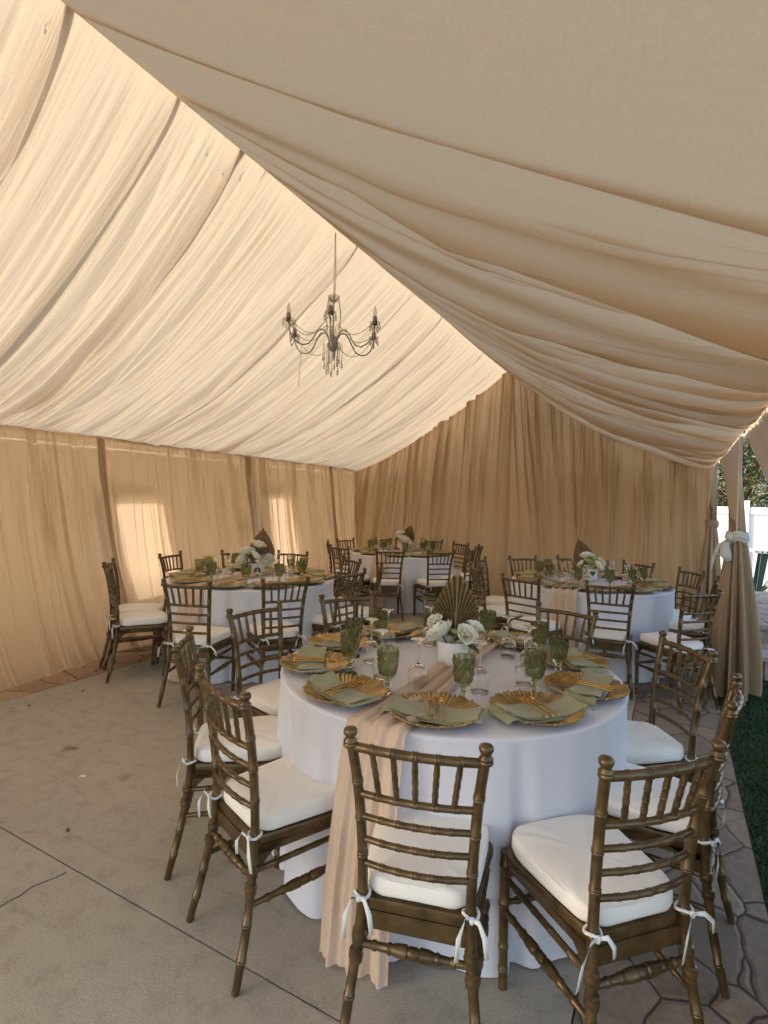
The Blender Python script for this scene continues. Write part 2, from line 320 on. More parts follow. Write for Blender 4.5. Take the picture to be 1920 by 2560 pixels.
# frame: ridge pole, rafters, eave rails and posts outside the fabric
def pole(name,P,r=.022): tpart(name,MB().tube(P,r,10).me(name,M['pole'],True,50))
pole('ridge_pole',[(RX,Y0-.05,RZ+.06),(RX,Y1+.05,RZ+.06)])
for i,yy in enumerate((-2.15,.2,1.72,5.20,8.78)):
    for side,x1,z1 in (('L',LX-.12,LZ+.02),('R',EX+.012,EZ+.02)):
        if yy in(-2.15,8.78): pole('rafter',[(RX,yy,RZ+.09),(x1,yy,z1+.09)],.02)
        xo=.06 if (side=='R' and yy>8) else 0; yo=.16 if (side=='R' and yy>8) else 0
        pole('post',[(x1+xo,yy+yo,z1+.09),(x1+xo,yy+yo,0.003)],.022 if side=='L' else .013)
pole('eave_rail',[(LX-.12,Y0,LZ+.06),(LX-.12,Y1+.05,LZ+.06)]); pole('eave_rail',[(EX+.08,Y0,EZ+.06),(EX+.08,Y1+.05,EZ+.06)],.016)
# little steel rings at the ridge and on the seams
for (side,ss,yy) in (('L',.03,1.40),('L',.04,2.50),('L',.03,2.62),('L',.03,2.34),('L',.31,2.56),('L',.68,2.40),('L',.33,3.78),('L',.62,3.80)):
    X,Z=roof_pt(side,ss); mb=MB(); c=np.array([X,yy,Z-.05])
    mb.tube([c+.008*np.array([math.cos(a),0,math.sin(a)]) for a in np.linspace(0,2*PI,13)],.0018,6,False); mb.tube([c+np.array([0,0,.008]),c+np.array([0,0,.07])],.0015,6)
    tpart('hanging_ring',mb.me('hanging_ring',M['grey']))
# outer vinyl side wall on the left with two window openings
def wallpanel(x,ys,zs,holes):
    mb=MB()
    for i in range(len(ys)-1):
        for j in range(len(zs)-1):
            yc=(ys[i]+ys[i+1])/2; zc=(zs[j]+zs[j+1])/2
            if any(a<yc<b and c<zc<d for a,b,c,d in holes): continue
            mb.box(x,x+.004,ys[i],ys[i+1],zs[j],zs[j+1])
    return mb
mb=MB(); mb.add([(-5.255,Y0,2.125),(-5.43,Y0,2.100),(-5.43,8.88,2.100),(-5.255,8.88,2.125)],[(0,1,2,3)]); tpart('eave_sun_block',mb.me('eave_sun_block',M['hem'],False))  # unseen flap added to block sun, leaving a thin slit above the wall
holes=[(3.50,4.14,.69,1.55),(5.88,6.52,.57,1.63)]
W=wallpanel(-5.404,[Y0,3.50,4.14,5.88,6.52,8.85],[.003,.57,.69,1.55,1.63,2.070],holes)
tpart('side_wall',W.me('side_wall',M['vinyl'],False))
tpart('side_wall',MB().box(-5.50,.40,8.86,8.866,.003,2.05).me('side_wall',M['vinyl'],False))
mb=MB(); mb.add([(-5.5,8.862,2.052),(.40,8.862,2.052),(RX,8.862,3.74)],[(0,1,2)]); tpart('gable_wall',mb.me('gable_wall',M['vinyl'],False))
# ------------------------------------------------------------------ wall curtains
def foldsum(u,z,seed,dens,zt,amp=1.,fan=.10,L=12.):
    """pleats running down the cloth; u metres along, z height"""
    r=np.random.default_rng(seed); H=np.zeros(np.broadcast(u,z).shape)
    q=np.clip(1-z/zt,0,1)
    for k in range(int(dens*L)):
        uk=r.uniform(-.3,L+.3); w=r.choice([.008,.014,.024,.042],p=[.33,.35,.22,.10]); A=w*r.uniform(.5,1.35)*amp; d=r.normal(0,fan)
        q0=r.uniform(-.4,.35); q1=q0+r.uniform(.5,1.4)
        c=uk+d*q; t=(u-c)/(w*(.7+.8*q))
        H+=A*np.where(t<0,np.exp(-(t/.6)**2),np.exp(-(t/1.5)**2))*np.clip((q-q0)/.12,0,1)*np.clip((q1-q)/.25,0,1)
    return H
def left_curtain(ya,yb,seed,label):
    ny=int((yb-ya)/.0045)+1; nz=60
    ny=min(ny,1300); y=np.linspace(ya,yb,ny)[:,None]; z=np.linspace(.006,2.10,nz)[None,:]
    q=1-z/2.10
    foot=np.interp(y,[-3.6,2.2,3.3,5,8.7],[.80,.76,.60,.42,.30])
    X=LX+.012*(seed%2)+foot*(.55*q+.45*q**3)+foldsum(y-ya,z,seed,38,2.1,1.2,.06,yb-ya)
    X=X+.035*vn(y*1.2+3,seed+1)*q+.006*vn(y*40,seed+2)*np.exp(-q/.15)
    e=np.minimum(y-ya,yb-y); X=X+.010*np.exp(-(e/.02)**2)
    pinch=(.0*np.sin(PI*np.clip(q,0,1))); Y=y+pinch*(np.exp(-(y-ya)/.25)-np.exp(-(yb-y)/.25))
    # hem pooled on the floor
    X=X+.03*np.exp(-z/.05)*(1+vn(y*9,seed+4))
    V=np.stack([X,Y+0*z,z+0*y],-1); base=np.array([LX,(ya+yb)/2,0]); V=(V-base).reshape(-1,3)
    o=link('wall_curtain',mesh('wall_curtain',V,gridF(ny,nz),M['wall']),None,base)
    tag(o,label,'curtain','champagne curtains along the left wall')
left_curtain(-2.15,3.565,101,'wide champagne curtain at the left edge of the photo, pooling on the flagstones')
left_curtain(3.49,5.755,102,'sheer champagne curtain with a bright window patch behind the left table')
left_curtain(5.635,7.82,103,'sheer champagne curtain with the second, smaller window patch, behind the palm leaf')
left_curtain(7.73,8.66,104,'narrow champagne curtain hanging in the back left corner')
def back_curtain(xa,xb,seed,label,fan,drift):
    nx=int((xb-xa)/.0045)+1; nz=90
    x=np.linspace(xa,xb,nx)[:,None]; q=np.linspace(0,1,nz)[None,:]
    s=np.clip(np.where(x<RX,(RX-x)/(RX-LX),(x-RX)/(EX-RX)),0,1); zt=np.where(x<RX,RZ+(LZ-RZ)*s-4*.15*s*(1-s),RZ+(EZ-RZ)*s-4*.17*s*(1-s))-.035*abs(math.sin(PI*8.7/2.1))*np.sin(PI*s)+.03
    z=.006+(zt-.006)*(1-q)
    r=np.random.default_rng(seed); H=np.zeros((nx,nz)); Lx=xb-xa
    for k in range(int(Lx*26)):
        uk=xa+r.uniform(0,Lx); w=r.choice([.009,.016,.030,.055],p=[.3,.34,.24,.12]); A=w*r.uniform(1.0,2.5); d=drift(uk)+r.normal(0,fan)
        q0=r.uniform(-.5,.25); q1=q0+r.uniform(.5,1.5); t=(x-(uk+d*q))/(w*(.55+1.1*q))
        H+=A*np.where(t<0,np.exp(-(t/.7)**2),np.exp(-(t/1.5)**2))*np.clip((q-q0)/.1,0,1)*np.clip((q1-q)/.25,0,1)
    H+=.005*vn(x*45,seed+1)*np.exp(-q/.08)+.03*vn(x*1.6,seed+2)*q
    e=np.minimum(x-xa,xb-x); H=H-.02*np.exp(-(e/.03)**2)+(.012 if xa<-3 else 0)
    Y=8.70-.04-H-.05*q
    V=np.stack([x+0*q,Y,z],-1); base=np.array([(xa+xb)/2,8.66,0]); V=(V-base).reshape(-1,3)
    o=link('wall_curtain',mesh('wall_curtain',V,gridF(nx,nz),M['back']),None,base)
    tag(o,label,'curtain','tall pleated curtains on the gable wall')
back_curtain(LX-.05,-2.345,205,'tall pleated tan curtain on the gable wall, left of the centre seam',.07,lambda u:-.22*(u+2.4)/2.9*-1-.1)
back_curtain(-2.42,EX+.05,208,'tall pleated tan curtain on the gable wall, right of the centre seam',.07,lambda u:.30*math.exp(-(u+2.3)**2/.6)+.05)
# ------------------------------------------------------------------ tied curtains on the open side
def tied(name,x,yt0,yt1,ytie,ztie,yb0,yb1,n,seed,label,xb=0.0,free_sag=.0,sash='sash',flare=.12,ex=1.25):
    na,nz=260,90; a=np.linspace(0,1,na)[:,None]; k=np.linspace(0,1,nz)[None,:]
    z=2.16*(1-k)+.012*k; kt=1-(ztie-.012)/(2.16-.012)
    up=np.clip(k/kt,0,1); dn=np.clip((k-kt)/(1-kt),0,1); su=1-up
    phi=-PI/2+2*PI*a; pl=np.sin(n*phi+.9*np.sin(3*phi+seed))+.45*np.sin((2*n+3)*phi+seed)
    fd=1-(1-dn)**1.8
    r0=.050+fd*(flare-.050); r1=.050+fd*((yb1-yb0)/2-.050)
    mod=1+(.20+.10*fd)*pl*(1+.3*vn(a*9+2*dn,seed+6))
    bx=x+xb*fd; by=ytie+((yb0+yb1)/2-ytie)*fd
    Xr=bx+r0*mod*np.cos(phi); Yr=by+r1*mod*np.sin(phi)
    Xt=x+.005*np.sin(2*PI*n*2.2*a)+.05*np.sin(PI*a)*up*np.sin(2*PI*n*.8*a+1); Yt=yt0+a*(yt1-yt0)
    fu=su**ex; X=np.where(k<=kt,Xr+(Xt-Xr)*np.clip(fu*1.15,0,1),Xr); Y=np.where(k<=kt,Yr+(Yt-Yr)*fu,Yr)
    z=z-.03*np.exp(-((k-kt)/.06)**2)*vn(a*11,seed+2)
    z=z+.05*np.clip(vn(a*5,seed+3),-.2,1)*(dn**6)+.012*(dn**6)
    V=np.stack([X+0*a,Y+0*a,z+0*a],-1); base=np.array([x,ytie,0]); V=(V-base).reshape(-1,3)
    t=empty('tied_curtain',base); tag(t,label,'curtain','curtains tied back on the open side')
    link('curtain_cloth',mesh('curtain_cloth',V,gridF(na,nz),M['wall']),t)
    mb=MB(); rr=.062
    P=[];
    for i in range(25):
        an=2*PI*i/24; P.append((rr*math.cos(an)*1.0,rr*math.sin(an)*1.05,ztie+.01*math.sin(3*an)))
    for dz,rs in ((.025,1.0),(0,1.08),(-.025,1.0)):
        mb.tube([(p[0]*rs,p[1]*rs,p[2]+dz) for p in P],.019,8,False)
    if sash=='sash':
        # knot, loop and two tails on the room side
        mb.tube([(-.05,-.07,ztie+.03),(-.065,-.085,ztie),(-.05,-.075,ztie-.03)],[.016,.028,.016],10)
        mb.ribbon([(-.06,-.07,ztie-.01),(-.09,-.09,ztie-.08),(-.08,-.10,ztie-.14),(-.06,-.10,ztie-.19)],[.03,.07,.085,.05],[.9,.3,.2],.004)
        mb.ribbon([(-.065,-.07,ztie-.01),(-.12,-.08,ztie-.06),(-.14,-.09,ztie-.12),(-.10,-.085,ztie-.15)],[.025,.05,.06,.04],[.8,.5,.3],.005)
        mb.ribbon([(-.08,-.08,ztie-.03),(-.15,-.09,ztie-.13),(-.17,-.09,ztie-.22),(-.175,-.09,ztie-.28)],[.03,.035,.022,.005],[.9,.3,0],.0015)
    link('tie_sash',mb.me('tie_sash',M['sash'] if sash=='sash' else M['wall']),t)
    return t
tied('c',EX+.01,5.06,7.62,5.20,1.31,5.05,5.62,9,301,'champagne curtain gathered by a white bowed sash at the post, hem on the grass edge',xb=.03,flare=.135)
tied('c',EX+.01,7.66,8.66,8.50,1.34,8.2,8.6,7,307,'dark champagne curtain tied at the back right corner post',sash='plain',flare=.12)
tied('c',EX+.02,1.85,5.02,1.72,1.15,1.5,1.95,8,311,'champagne curtain swept back out of the frame at the right edge of the photo',flare=.14,ex=.75)
# ------------------------------------------------------------------ chairs
def bamboo(P,r,rings,n=12,taper=1.0,knob=0.0):
    """smooth bar through control points with double-bead rings; rings = distances from start (fraction)"""
    P=[np.array(p,float) for p in P]
    # catmull-rom resample
    Q=[]; m=len(P)
    ext=[2*P[0]-P[1]]+P+[2*P[-1]-P[-2]]
    for i in range(m-1):
        p0,p1,p2,p3=ext[i:i+4]
        for t in np.linspace(0,1,9)[:-1 if i<m-2 else None]:
            Q.append(.5*((2*p1)+(-p0+p2)*t+(2*p0-5*p1+4*p2-p3)*t*t+(-p0+3*p1-3*p2+p3)*t**3))
    Q=np.array(Q); d=np.r_[0,np.cumsum(np.linalg.norm(np.diff(Q,axis=0),axis=1))]; L=d[-1]
    ts=[0,L]; prof=[(0,1),(L,1)]
    for f in rings:
        c=f*L
        for off,rr in ((-.0075,1.0),(-.005,1.13),(-.0022,1.13),(0,1.0),(.0022,1.13),(.005,1.13),(.0075,1.0)): prof.append((c+off,rr))
    for t in np.linspace(0,L,12): 
        if all(abs(t-a)>.008 for a,_ in prof): prof.append((t,1.0))
    prof.sort(); prof=[p for p in prof if 0<=p[0]<=L]
    pts=[[np.interp(t,d,Q[:,k]) for k in range(3)] for t,_ in prof]
    R=[]
    for t,rr in prof:
        f=t/L; R.append(r*rr*(1+(taper-1)*f)*(1+knob*math.sin(PI*f)))
    return pts,R
def bar(P,r,rings=(),n=12,**k):
    mb=MB(); p,R=bamboo(P,r,rings,n,**k); mb.tube(p,R,n); return mb
def turned(a,b,r,n=12):
    """turned stretcher: slim ends, swollen middle with beads"""
    a=np.array(a,float); b=np.array(b,float); L=np.linalg.norm(b-a); mb=MB()
    pr=[(0,.80),(.13,.82),(.14,1.05),(.17,1.05),(.18,.85),(.27,.95),(.28,1.18),(.30,1.18),(.31,1.0),(.36,1.35),(.44,1.45),(.455,1.1),(.47,1.3),(.53,1.3),(.545,1.1),(.56,1.45),(.64,1.35),(.69,1.0),(.70,1.18),(.72,1.18),(.73,.95),(.82,.85),(.83,1.05),(.86,1.05),(.87,.82),(1,.80)]
    mb.tube([a+(b-a)*t for t,_ in pr],[r*k for _,k in pr],n); return mb
def rear_leg(sg):
    P=[(sg*.186,-.265,0),(sg*.170,-.225,.17),(sg*.152,-.197,.34),(sg*.147,-.190,.47),(sg*.150,-.197,.60),(sg*.160,-.218,.76),(sg*.174,-.246,.885)]
    p,R=bamboo(P,.0142,[.10,.21,.50,.63,.75,.87],12)
    R=[r*(.86 if q[2]<.02 else 1) for q,r in zip(p,R)]
    mb=MB(); mb.tube(p,R,12)
    # turned beads where the stretcher meets the leg
    for zc in (.335,.285):
        c=np.array([sg*.152,-.198,zc]) if zc>.3 else np.array([sg*.157,-.206,zc])
        mb.lathe([(.012,-.02),(.0185,-.016),(.0175,-.012),(.0195,-.006),(.0205,.0),(.0195,.006),(.0175,.012),(.0185,.016),(.012,.02)],12,c)
    return mb
def finial(sg):
    mb=MB(); c=(sg*.176,-.249,.885)
    mb.lathe([(.0,-.012),(.0155,-.012),(.0187,-.008),(.0187,-.003),(.0165,-.001),(.0183,.002),(.0183,.006),(.0135,.010),(.0130,.016),(.0165,.020),(.0188,.026),(.0185,.033),(.0150,.038),(.007,.0405),(0,.041)],16,c); return mb
def front_leg(sg):
    P=[(sg*.184,.164,0),(sg*.183,.172,.2),(sg*.178,.180,.425)]
    p,R=bamboo(P,.0142,[.14,.30,.62,.90],12,taper=1.15); mb=MB(); mb.tube(p,R,12)
    return mb
def seat_frame():
    # trapezoid with rounded front, bevelled section
    out=[]; 
    for t in np.linspace(0,1,41):
        pass
    def outline(grow):
        pts=[]
        W0,W1=.148+grow,.196+grow; yb,yf=-.188-grow*.4,.195+grow; r=.07
        for a in np.linspace(-PI/2,0,4): pts.append((W0-.02+.02*math.cos(a),yb+.02+.02*math.sin(a)))
        for a in np.linspace(0,PI/2,9): pts.append((W1-r+r*math.cos(a),yf-r+r*math.sin(a)*1.0))
        for x in np.linspace(.10,-.10,5): pts.append((x,yf+.006*(1-(x/.12)**2)))
        pts+= [(-x,y) for x,y in pts[:13][::-1]]
        return pts
    mb=MB(); V=[];K=None
    for g,z in ((-.012,.402),(-.002,.404),(0,.412),(0,.428),(-.004,.434),(-.03,.436)):
        o=outline(g); K=len(o); V+=[(x,y,z) for x,y in o]
    F=[(i*K+k,i*K+(k+1)%K,(i+1)*K+(k+1)%K,(i+1)*K+k) for i in range(5) for k in range(K)]+[tuple(range(5*K,6*K)),tuple(range(K-1,-1,-1))]
    mb.add(V,F); return mb
def cushion():
    nu,nv=64,13
    V=[]
    W0,W1,yb,yf=.156,.192,-.187,.205
    for i in range(nu):
        a=2*PI*i/nu; ca,sa=math.cos(a),math.sin(a); p=5.0
        rx=abs(ca)**(2/p)*(1 if ca>0 else -1); ry=abs(sa)**(2/p)*(1 if sa>0 else -1)
        yy=(yb+yf)/2+ry*(yf-yb)/2; w=W0+(W1-W0)*(yy-yb)/(yf-yb); xx=rx*w
        if ry>0: xx*=1-.10*ry**4
        for j in range(nv):
            # cross section from bottom centre round to top centre
            q=j/(nv-1)
            prof=[(0,.437),(.6,.437),(.93,.438),(.985,.443),(1.0,.452),(1.0,.470),(.993,.481),(.975,.4875),(.93,.492),(.8,.497),(.55,.501),(.25,.503),(0,.504)][j]
            V.append((xx*prof[0],(yb+yf)/2+(yy-(yb+yf)/2)*prof[0],prof[1]+.002*math.sin(9*a+j)*(prof[0]>.5)))
    F=gridF(nu,nv,True); mb=MB(); mb.V=V; mb.F=[tuple(f) for f in F.tolist()]
    # piping seam
    mb.tube([(V[i*nv+7][0]*1.003,V[i*nv+7][1]*1.003,.4865) for i in list(range(nu))+[0]],.0016,5,False)
    # centre back seam
    return mb
def tie(sg,var):
    r=random.Random(var*7+sg); mb=MB(); c=np.array([sg*.1475,-.190,.448])
    mb.tube([c+np.array([.0205*math.cos(a),.0205*math.sin(a),.004*math.sin(a*2)]) for a in np.linspace(0,2*PI,17)],.0045,6,False)
    k=c+np.array([sg*.004,-.024,0]); mb.tube([k+np.array([0,.004,.006]),k,k-np.array([0,0,.010])],[.005,.009,.005],8)
    for s2 in (-1,1):
        w=r.uniform(.03,.075); drop=r.uniform(.05,.12); up=r.uniform(0,.012)
        P=[k,k+np.array([s2*w*.45,-.012,up]),k+np.array([s2*w*.85,-.018,-drop*.35]),k+np.array([s2*w,-.012,-drop])]
        mb.ribbon(P,[.007,.013,.014,.012],[[.25,0,1],[.35,.2,.9],[.9,.3,.3],[.95,.3,.1]],.0008)
    return mb
def arch(y0,y1,x0,x1):
    pass
def backx(z):
    zs=[0,.17,.34,.47,.60,.76,.885]; xs=[.186,.170,.152,.147,.150,.160,.174]; ys=[-.265,-.225,-.197,-.190,-.197,-.218,-.246]
    return np.interp(z,zs,xs),np.interp(z,zs,ys)
def rail(z,r,rings):
    x,y=backx(z); return bar([(-x,y,z),(-x*.5,y-.017,z+.002),(0,y-.023,z+.003),(x*.5,y-.017,z+.002),(x,y,z)],r,rings,10)
chair_parts=[]
def cp(name,mb,mat,auto=40,sub=None): chair_parts.append((name,mb.me(name,M[mat],True,auto),sub))
for sg in(-1,1):
    cp('rear_leg',rear_leg(sg),'bronze'); cp('finial',finial(sg),'bronze',None,'rear_leg'); cp('front_leg',front_leg(sg),'bronze')
cp('top_rail',rail(.873,.0125,[.167,.333,.5,.667,.833]),'bronze'); cp('back_rail',rail(.735,.0098,[.167,.333,.5,.667,.833]),'bronze')
for z in (.670,.603,.535): cp('back_rail',rail(z,.0090,[.2,.35,.5,.65,.8]),'bronze')
for k in range(5):
    f=(k-2)/3; xt,yt=backx(.873); xb,yb=backx(.735)
    cp('spindle',bar([(xb*f*.93,yb-.023*(1-f*f),.735),(xt*f,yt-.023*(1-f*f),.873)],.0080,[.28,.5,.72],8),'bronze')
cp('seat_frame',seat_frame(),'bronze')
def apron():
    mb=MB()
    mb.box(-.14,.14,-.190,-.176,.352,.402)
    mb.box(-.165,.165,.172,.184,.375,.402)
    for sg in(-1,1):
        for (ya,yb) in ((-.185,-.09),(.18,.09)):
            V=[];m=9
            for i in range(m):
                t=i/(m-1); y=ya+(yb-ya)*t; zb=.402-.075*(1-t)**1.8-.006
                xx=sg*(.150+(.178-.150)*((y+.185)/.365))
                V+=[(xx-.006,y,.402),(xx+.006,y,.402),(xx+.006,y,zb),(xx-.006,y,zb)]
            mb.add(V,[(i*4+k,i*4+(k+1)%4,(i+1)*4+(k+1)%4,(i+1)*4+k) for i in range(m-1) for k in range(4)])
        mb.add([(sg*.150-.006,-.185,.380),(sg*.150+.006,-.185,.380),(sg*.178+.006,.18,.380),(sg*.178-.006,.18,.380),(sg*.150-.006,-.185,.403),(sg*.150+.006,-.185,.403),(sg*.178+.006,.18,.403),(sg*.178-.006,.18,.403)],[(3,2,1,0),(4,5,6,7),(0,1,5,4),(1,2,6,5),(2,3,7,6),(3,0,4,7)])
    return mb
cp('apron',apron(),'bronze',30)
cp('stretcher',turned((-.155,-.200,.315),(.155,-.200,.315),.0125),'bronze')
cp('stretcher',turned((-.182,.188,.25),(.182,.188,.25),.011),'bronze')
for sg in(-1,1): cp('stretcher',turned((sg*.162,-.212,.235),(sg*.183,.188,.245),.0115),'bronze')
for sg in(-1,1): cp('stretcher',bar([(sg*.153,-.199,.335),(sg*.181,.186,.345)],.0095,[.2,.4,.6,.8],8),'bronze')
cp('cushion',cushion(),'cushion',None)
TIES=[[tie(sg,v).me('tie',M['tie']) for sg in(-1,1)] for v in range(5)]
def build_chair(loc,rz,label,group,var):
    t=empty('banquet_chair',loc,rz); tag(t,label,'chair',group); last={}
    for name,me,sub in chair_parts:
        par=t
        if sub: par=last[sub]
        o=link(name,me,par); last[name]=o
    for me in TIES[var%5]: link('tie',me,last['cushion'])
    return t
# ------------------------------------------------------------------ tables
TB={'near':(-.903,2.35,-90),'left':(-3.513,3.933,-86),'back':(-3.572,7.25,-88),'right':(-.729,5.789,-92)}
TNAME={'near':'the nearest table','left':'the left table by the glowing wall','back':'the far table at the back','right':'the right table by the tied curtain'}
SH={'near':'nearest table','left':'left table','back':'far back table','right':'right table'}
def tablecloth(seed):
    nu,nv=720,64; r=np.random.default_rng(seed)
    th=np.linspace(0,2*PI,nu,endpoint=False)[:,None]
    ph=[r.uniform(0,2*PI) for _ in range(6)]
    fold=.5*np.sin(11*th+ph[0]+.7*np.sin(2*th+ph[1]))+.32*np.sin(17*th+ph[2]+.9*np.sin(3*th))+.18*np.sin(29*th+ph[3])
    fold=np.sign(fold)*np.abs(fold)**.8
    VAL=0*th
    for kk in range(15):
        a0=(kk+r.uniform(-.3,.3))*2*PI/15; ww=r.uniform(.022,.055); dd=r.uniform(.025,.075)
        t_=(np.mod(th-a0+PI,2*PI)-PI)/ww; VAL=VAL+dd*np.where(t_<0,np.exp(-t_**2),np.exp(-(t_/2.2)**2))
    rows=[]
    Rt=.762
    top=[0,.15,.3,.45,.6,.7,.745]
    for rr in top: rows.append((rr+0*th,.7605+0*th))
    for a in np.linspace(0,PI/2,6)[1:]: rows.append((Rt-.006+.012*np.sin(a)+0*th,.7605-.010+.010*np.cos(a)+0*th))
    D=.742
    for q in np.linspace(0,1,nv-len(rows)-1+1)[1:]:
        rad=Rt+.003+.030*q**.9+.018*q**.6*fold-VAL*q**.55+.006*np.sin(5*th+ph[4])*q
        z=.750-D*q+.006*q*q*np.cos(9*th+ph[5])
        rows.append((rad,np.maximum(z,.004)+0*th))
    R=np.concatenate([a for a,_ in rows],1); Z=np.concatenate([b for _,b in rows],1)
    Z[:,:7]+=.0006*np.sin(6*R[:,:7]*20+4*th)
    V=np.stack([R*np.cos(th),R*np.sin(th),Z],-1).reshape(-1,3)
    return mesh('tablecloth',V,gridF(nu,R.shape[1],True),M['linen']),fold
def runner(rz,seed,hw=.115):
    """gathered gauze runner across the table and down both sides to the floor"""
    r=np.random.default_rng(seed); nu,nv=220,44
    # path: arc length along local Y
    pts=[(-.868,.018),(-.866,.06),(-.862,.25),(-.838,.45),(-.812,.62),(-.792,.72),(-.783,.757),(-.765,.769),(-.6,.7695)]
    path=pts+[(y,.7695) for y in np.linspace(-.4,.4,9)]+[(-a,b) for a,b in pts[::-1]]
    P=np.array(path); d=np.r_[0,np.cumsum(np.linalg.norm(np.diff(P,axis=0),axis=1))]
    t=np.linspace(0,d[-1],nu); py=np.interp(t,d,P[:,0])[:,None]; pz=np.interp(t,d,P[:,1])[:,None]
    v=np.linspace(-1,1,nv)[None,:]; q=np.clip(1-pz/.76,0,1); mid=np.clip(1-np.abs(py)/.7,0,1)
    w=hw*(1-.30*mid**.8+.12*q)
    skew=.02*np.sin(py*3+seed)
    X=v*w+skew
    pl=np.sin(v*10+.8*np.sin(py*2.2+seed)+.6*vn(v*3+py*1.1,seed))+.5*np.sin(v*23+py*1.5+seed)
    A=.0065*(1+.9*mid)+.006*q
    onside=(q>.02)
    nrm_z=np.where(onside,0,1); 
    off=A*(pl+1.3)
    Z=pz+off*nrm_z+0*v; Y=py+np.sign(py)*off*(1-nrm_z)+np.sign(py)*.012*q+np.sign(py)*.018*q*np.sin(v*3+seed)
    Z=np.maximum(Z,.006)+.012*np.sin(v*2.5+seed)*(q>.93)
    V=np.stack([X+0*py,Y+0*v,Z],-1).reshape(-1,3)
    return mesh('table_runner',V,gridF(nu,nv),M['runner'])
def charger():
    n=300; mb=MB(); V=[]
    prof=[(0,.004),(.05,.004),(.085,.005),(.10,.008),(.115,.013),(.130,.0185),(.145,.024),(.156,.028),(.163,.031),(.166,.0295),(.160,.0255),(.145,.0195),(.12,.0115),(.10,.004),(.085,.0008),(0,.0008)]
    for i,(r,z) in enumerate(prof):
        for k in range(n):
            a=2*PI*k/n; q=max(0,(r-.085)/.08)
            fl=math.sin(58*a+1.6*math.sin(7*a)+1.2*math.sin(13*a)); sc=math.sin(19*a+.9*math.sin(4*a)); s2=math.sin(41*a+1.7+math.sin(3*a))
            rr=r*(1+q*q*(.010*sc+.012*s2)); zz=z+min(1,q*1.6)*(.0030*fl+.0020*q*sc+.0014*s2*q)
            V.append((rr*math.cos(a),rr*math.sin(a),zz))
    m=len(prof); mb.add(V,[(i*n+k,i*n+(k+1)%n,(i+1)*n+(k+1)%n,(i+1)*n+k) for i in range(m-1) for k in range(n)])
    return mb.me('charger_plate',M['gold'])
CH=charger()
def napkin(seed):
    r=random.Random(seed); mb=MB()
    Lh=.165; tilt=r.uniform(-.05,.05); 
    def layer(x0,x1,yw,zoff,sk,fl):
        V=[];m=22; k=6
        for i in range(m):
            x=x0+(x1-x0)*i/(m-1); ax=abs(x)
            z=np.interp(ax,[0,.06,.10,.13,.155,.165,.185,.21],[.013,.013,.018,.026,.036,.035,.022,.009])+zoff
            for j in range(k):
                y=(-1+2*j/(k-1))*yw*(1+.06*math.sin(x*20+fl))+sk*x
                zz=z+.0025*math.sin(x*35+j*1.3+fl)+.0015*math.sin(j*2.1+fl*3)
                V.append((x,y,zz))
            for j in range(k-1,-1,-1):
                y=(-1+2*j/(k-1))*yw*(1+.06*math.sin(x*20+fl))+sk*x
                V.append((x,y*1.005,z-.0045))
        K=2*k; F=[(i*K+a,i*K+(a+1)%K,(i+1)*K+(a+1)%K,(i+1)*K+a) for i in range(m-1) for a in range(K)]+[tuple(range(K-1,-1,-1)),tuple((m-1)*K+a for a in range(K))]
        mb.add(V,F)
    layer(-Lh-r.uniform(0,.025),Lh+r.uniform(-.01,.025),.066,0,tilt,seed)
    layer(-Lh+.012,Lh-.01,.057,.0065,tilt+r.uniform(-.05,.05),seed+1.3)
    layer(-.155,-.005+r.uniform(-.03,.03),.058,.0125,tilt+r.uniform(-.08,.08),seed+2.1)
    return mb.me('folded_napkin',M['napkin'],True,50)
NAP=[napkin(i) for i in range(5)]
def cutl(kind):
    mb=MB(); P=[];R=[]
    z0=.0
    # handle: from outer (-y) to inner (+y), slender tapered square-ish bar, slightly arched
    ys=np.linspace(-.105,.045,12)
    mb.tube([(0,y,z0+.004+.003*math.sin((y+.105)/.15*PI)) for y in ys],[.0026+.0012*abs((y+.03)/.075) for y in ys],8)
    if kind=='spoon':
        V=[];n=14;m=7
        for j in range(m+1):
            q=j/m
            for k in range(n):
                a=2*PI*k/n; V.append((.019*q*math.cos(a),.072+.028*q*math.sin(a),.001+.007*q*q))
        for j in range(m,-1,-1):
            q=j/m
            for k in range(n):
                a=2*PI*k/n; V.append((.0185*q*math.cos(a),.072+.0275*q*math.sin(a),-.0005+.007*q*q))
        M2=2*(m+1); mb.add(V,[(i*n+k,i*n+(k+1)%n,(i+1)*n+(k+1)%n,(i+1)*n+k) for i in range(M2-1) for k in range(n)])
    elif kind=='fork':
        mb.ribbon([(0,.043,.005),(0,.055,.003),(0,.070,.002)],[.006,.018,.020],[1,0,0],.0009)
        for x in(-.0085,-.0028,.0028,.0085): mb.tube([(x,.069,.002),(x,.085,.003),(x,.102,.006)],[.0014,.0013,.0008],6)
    else:
        mb.ribbon([(0,.043,.005),(.002,.06,.005),(.003,.085,.005),(.001,.108,.005)],[.007,.014,.015,.003],[1,0,0],.0008)
    return mb.me(kind,M['cutlery'])
CUT={k:cutl(k) for k in('fork','knife','spoon')}
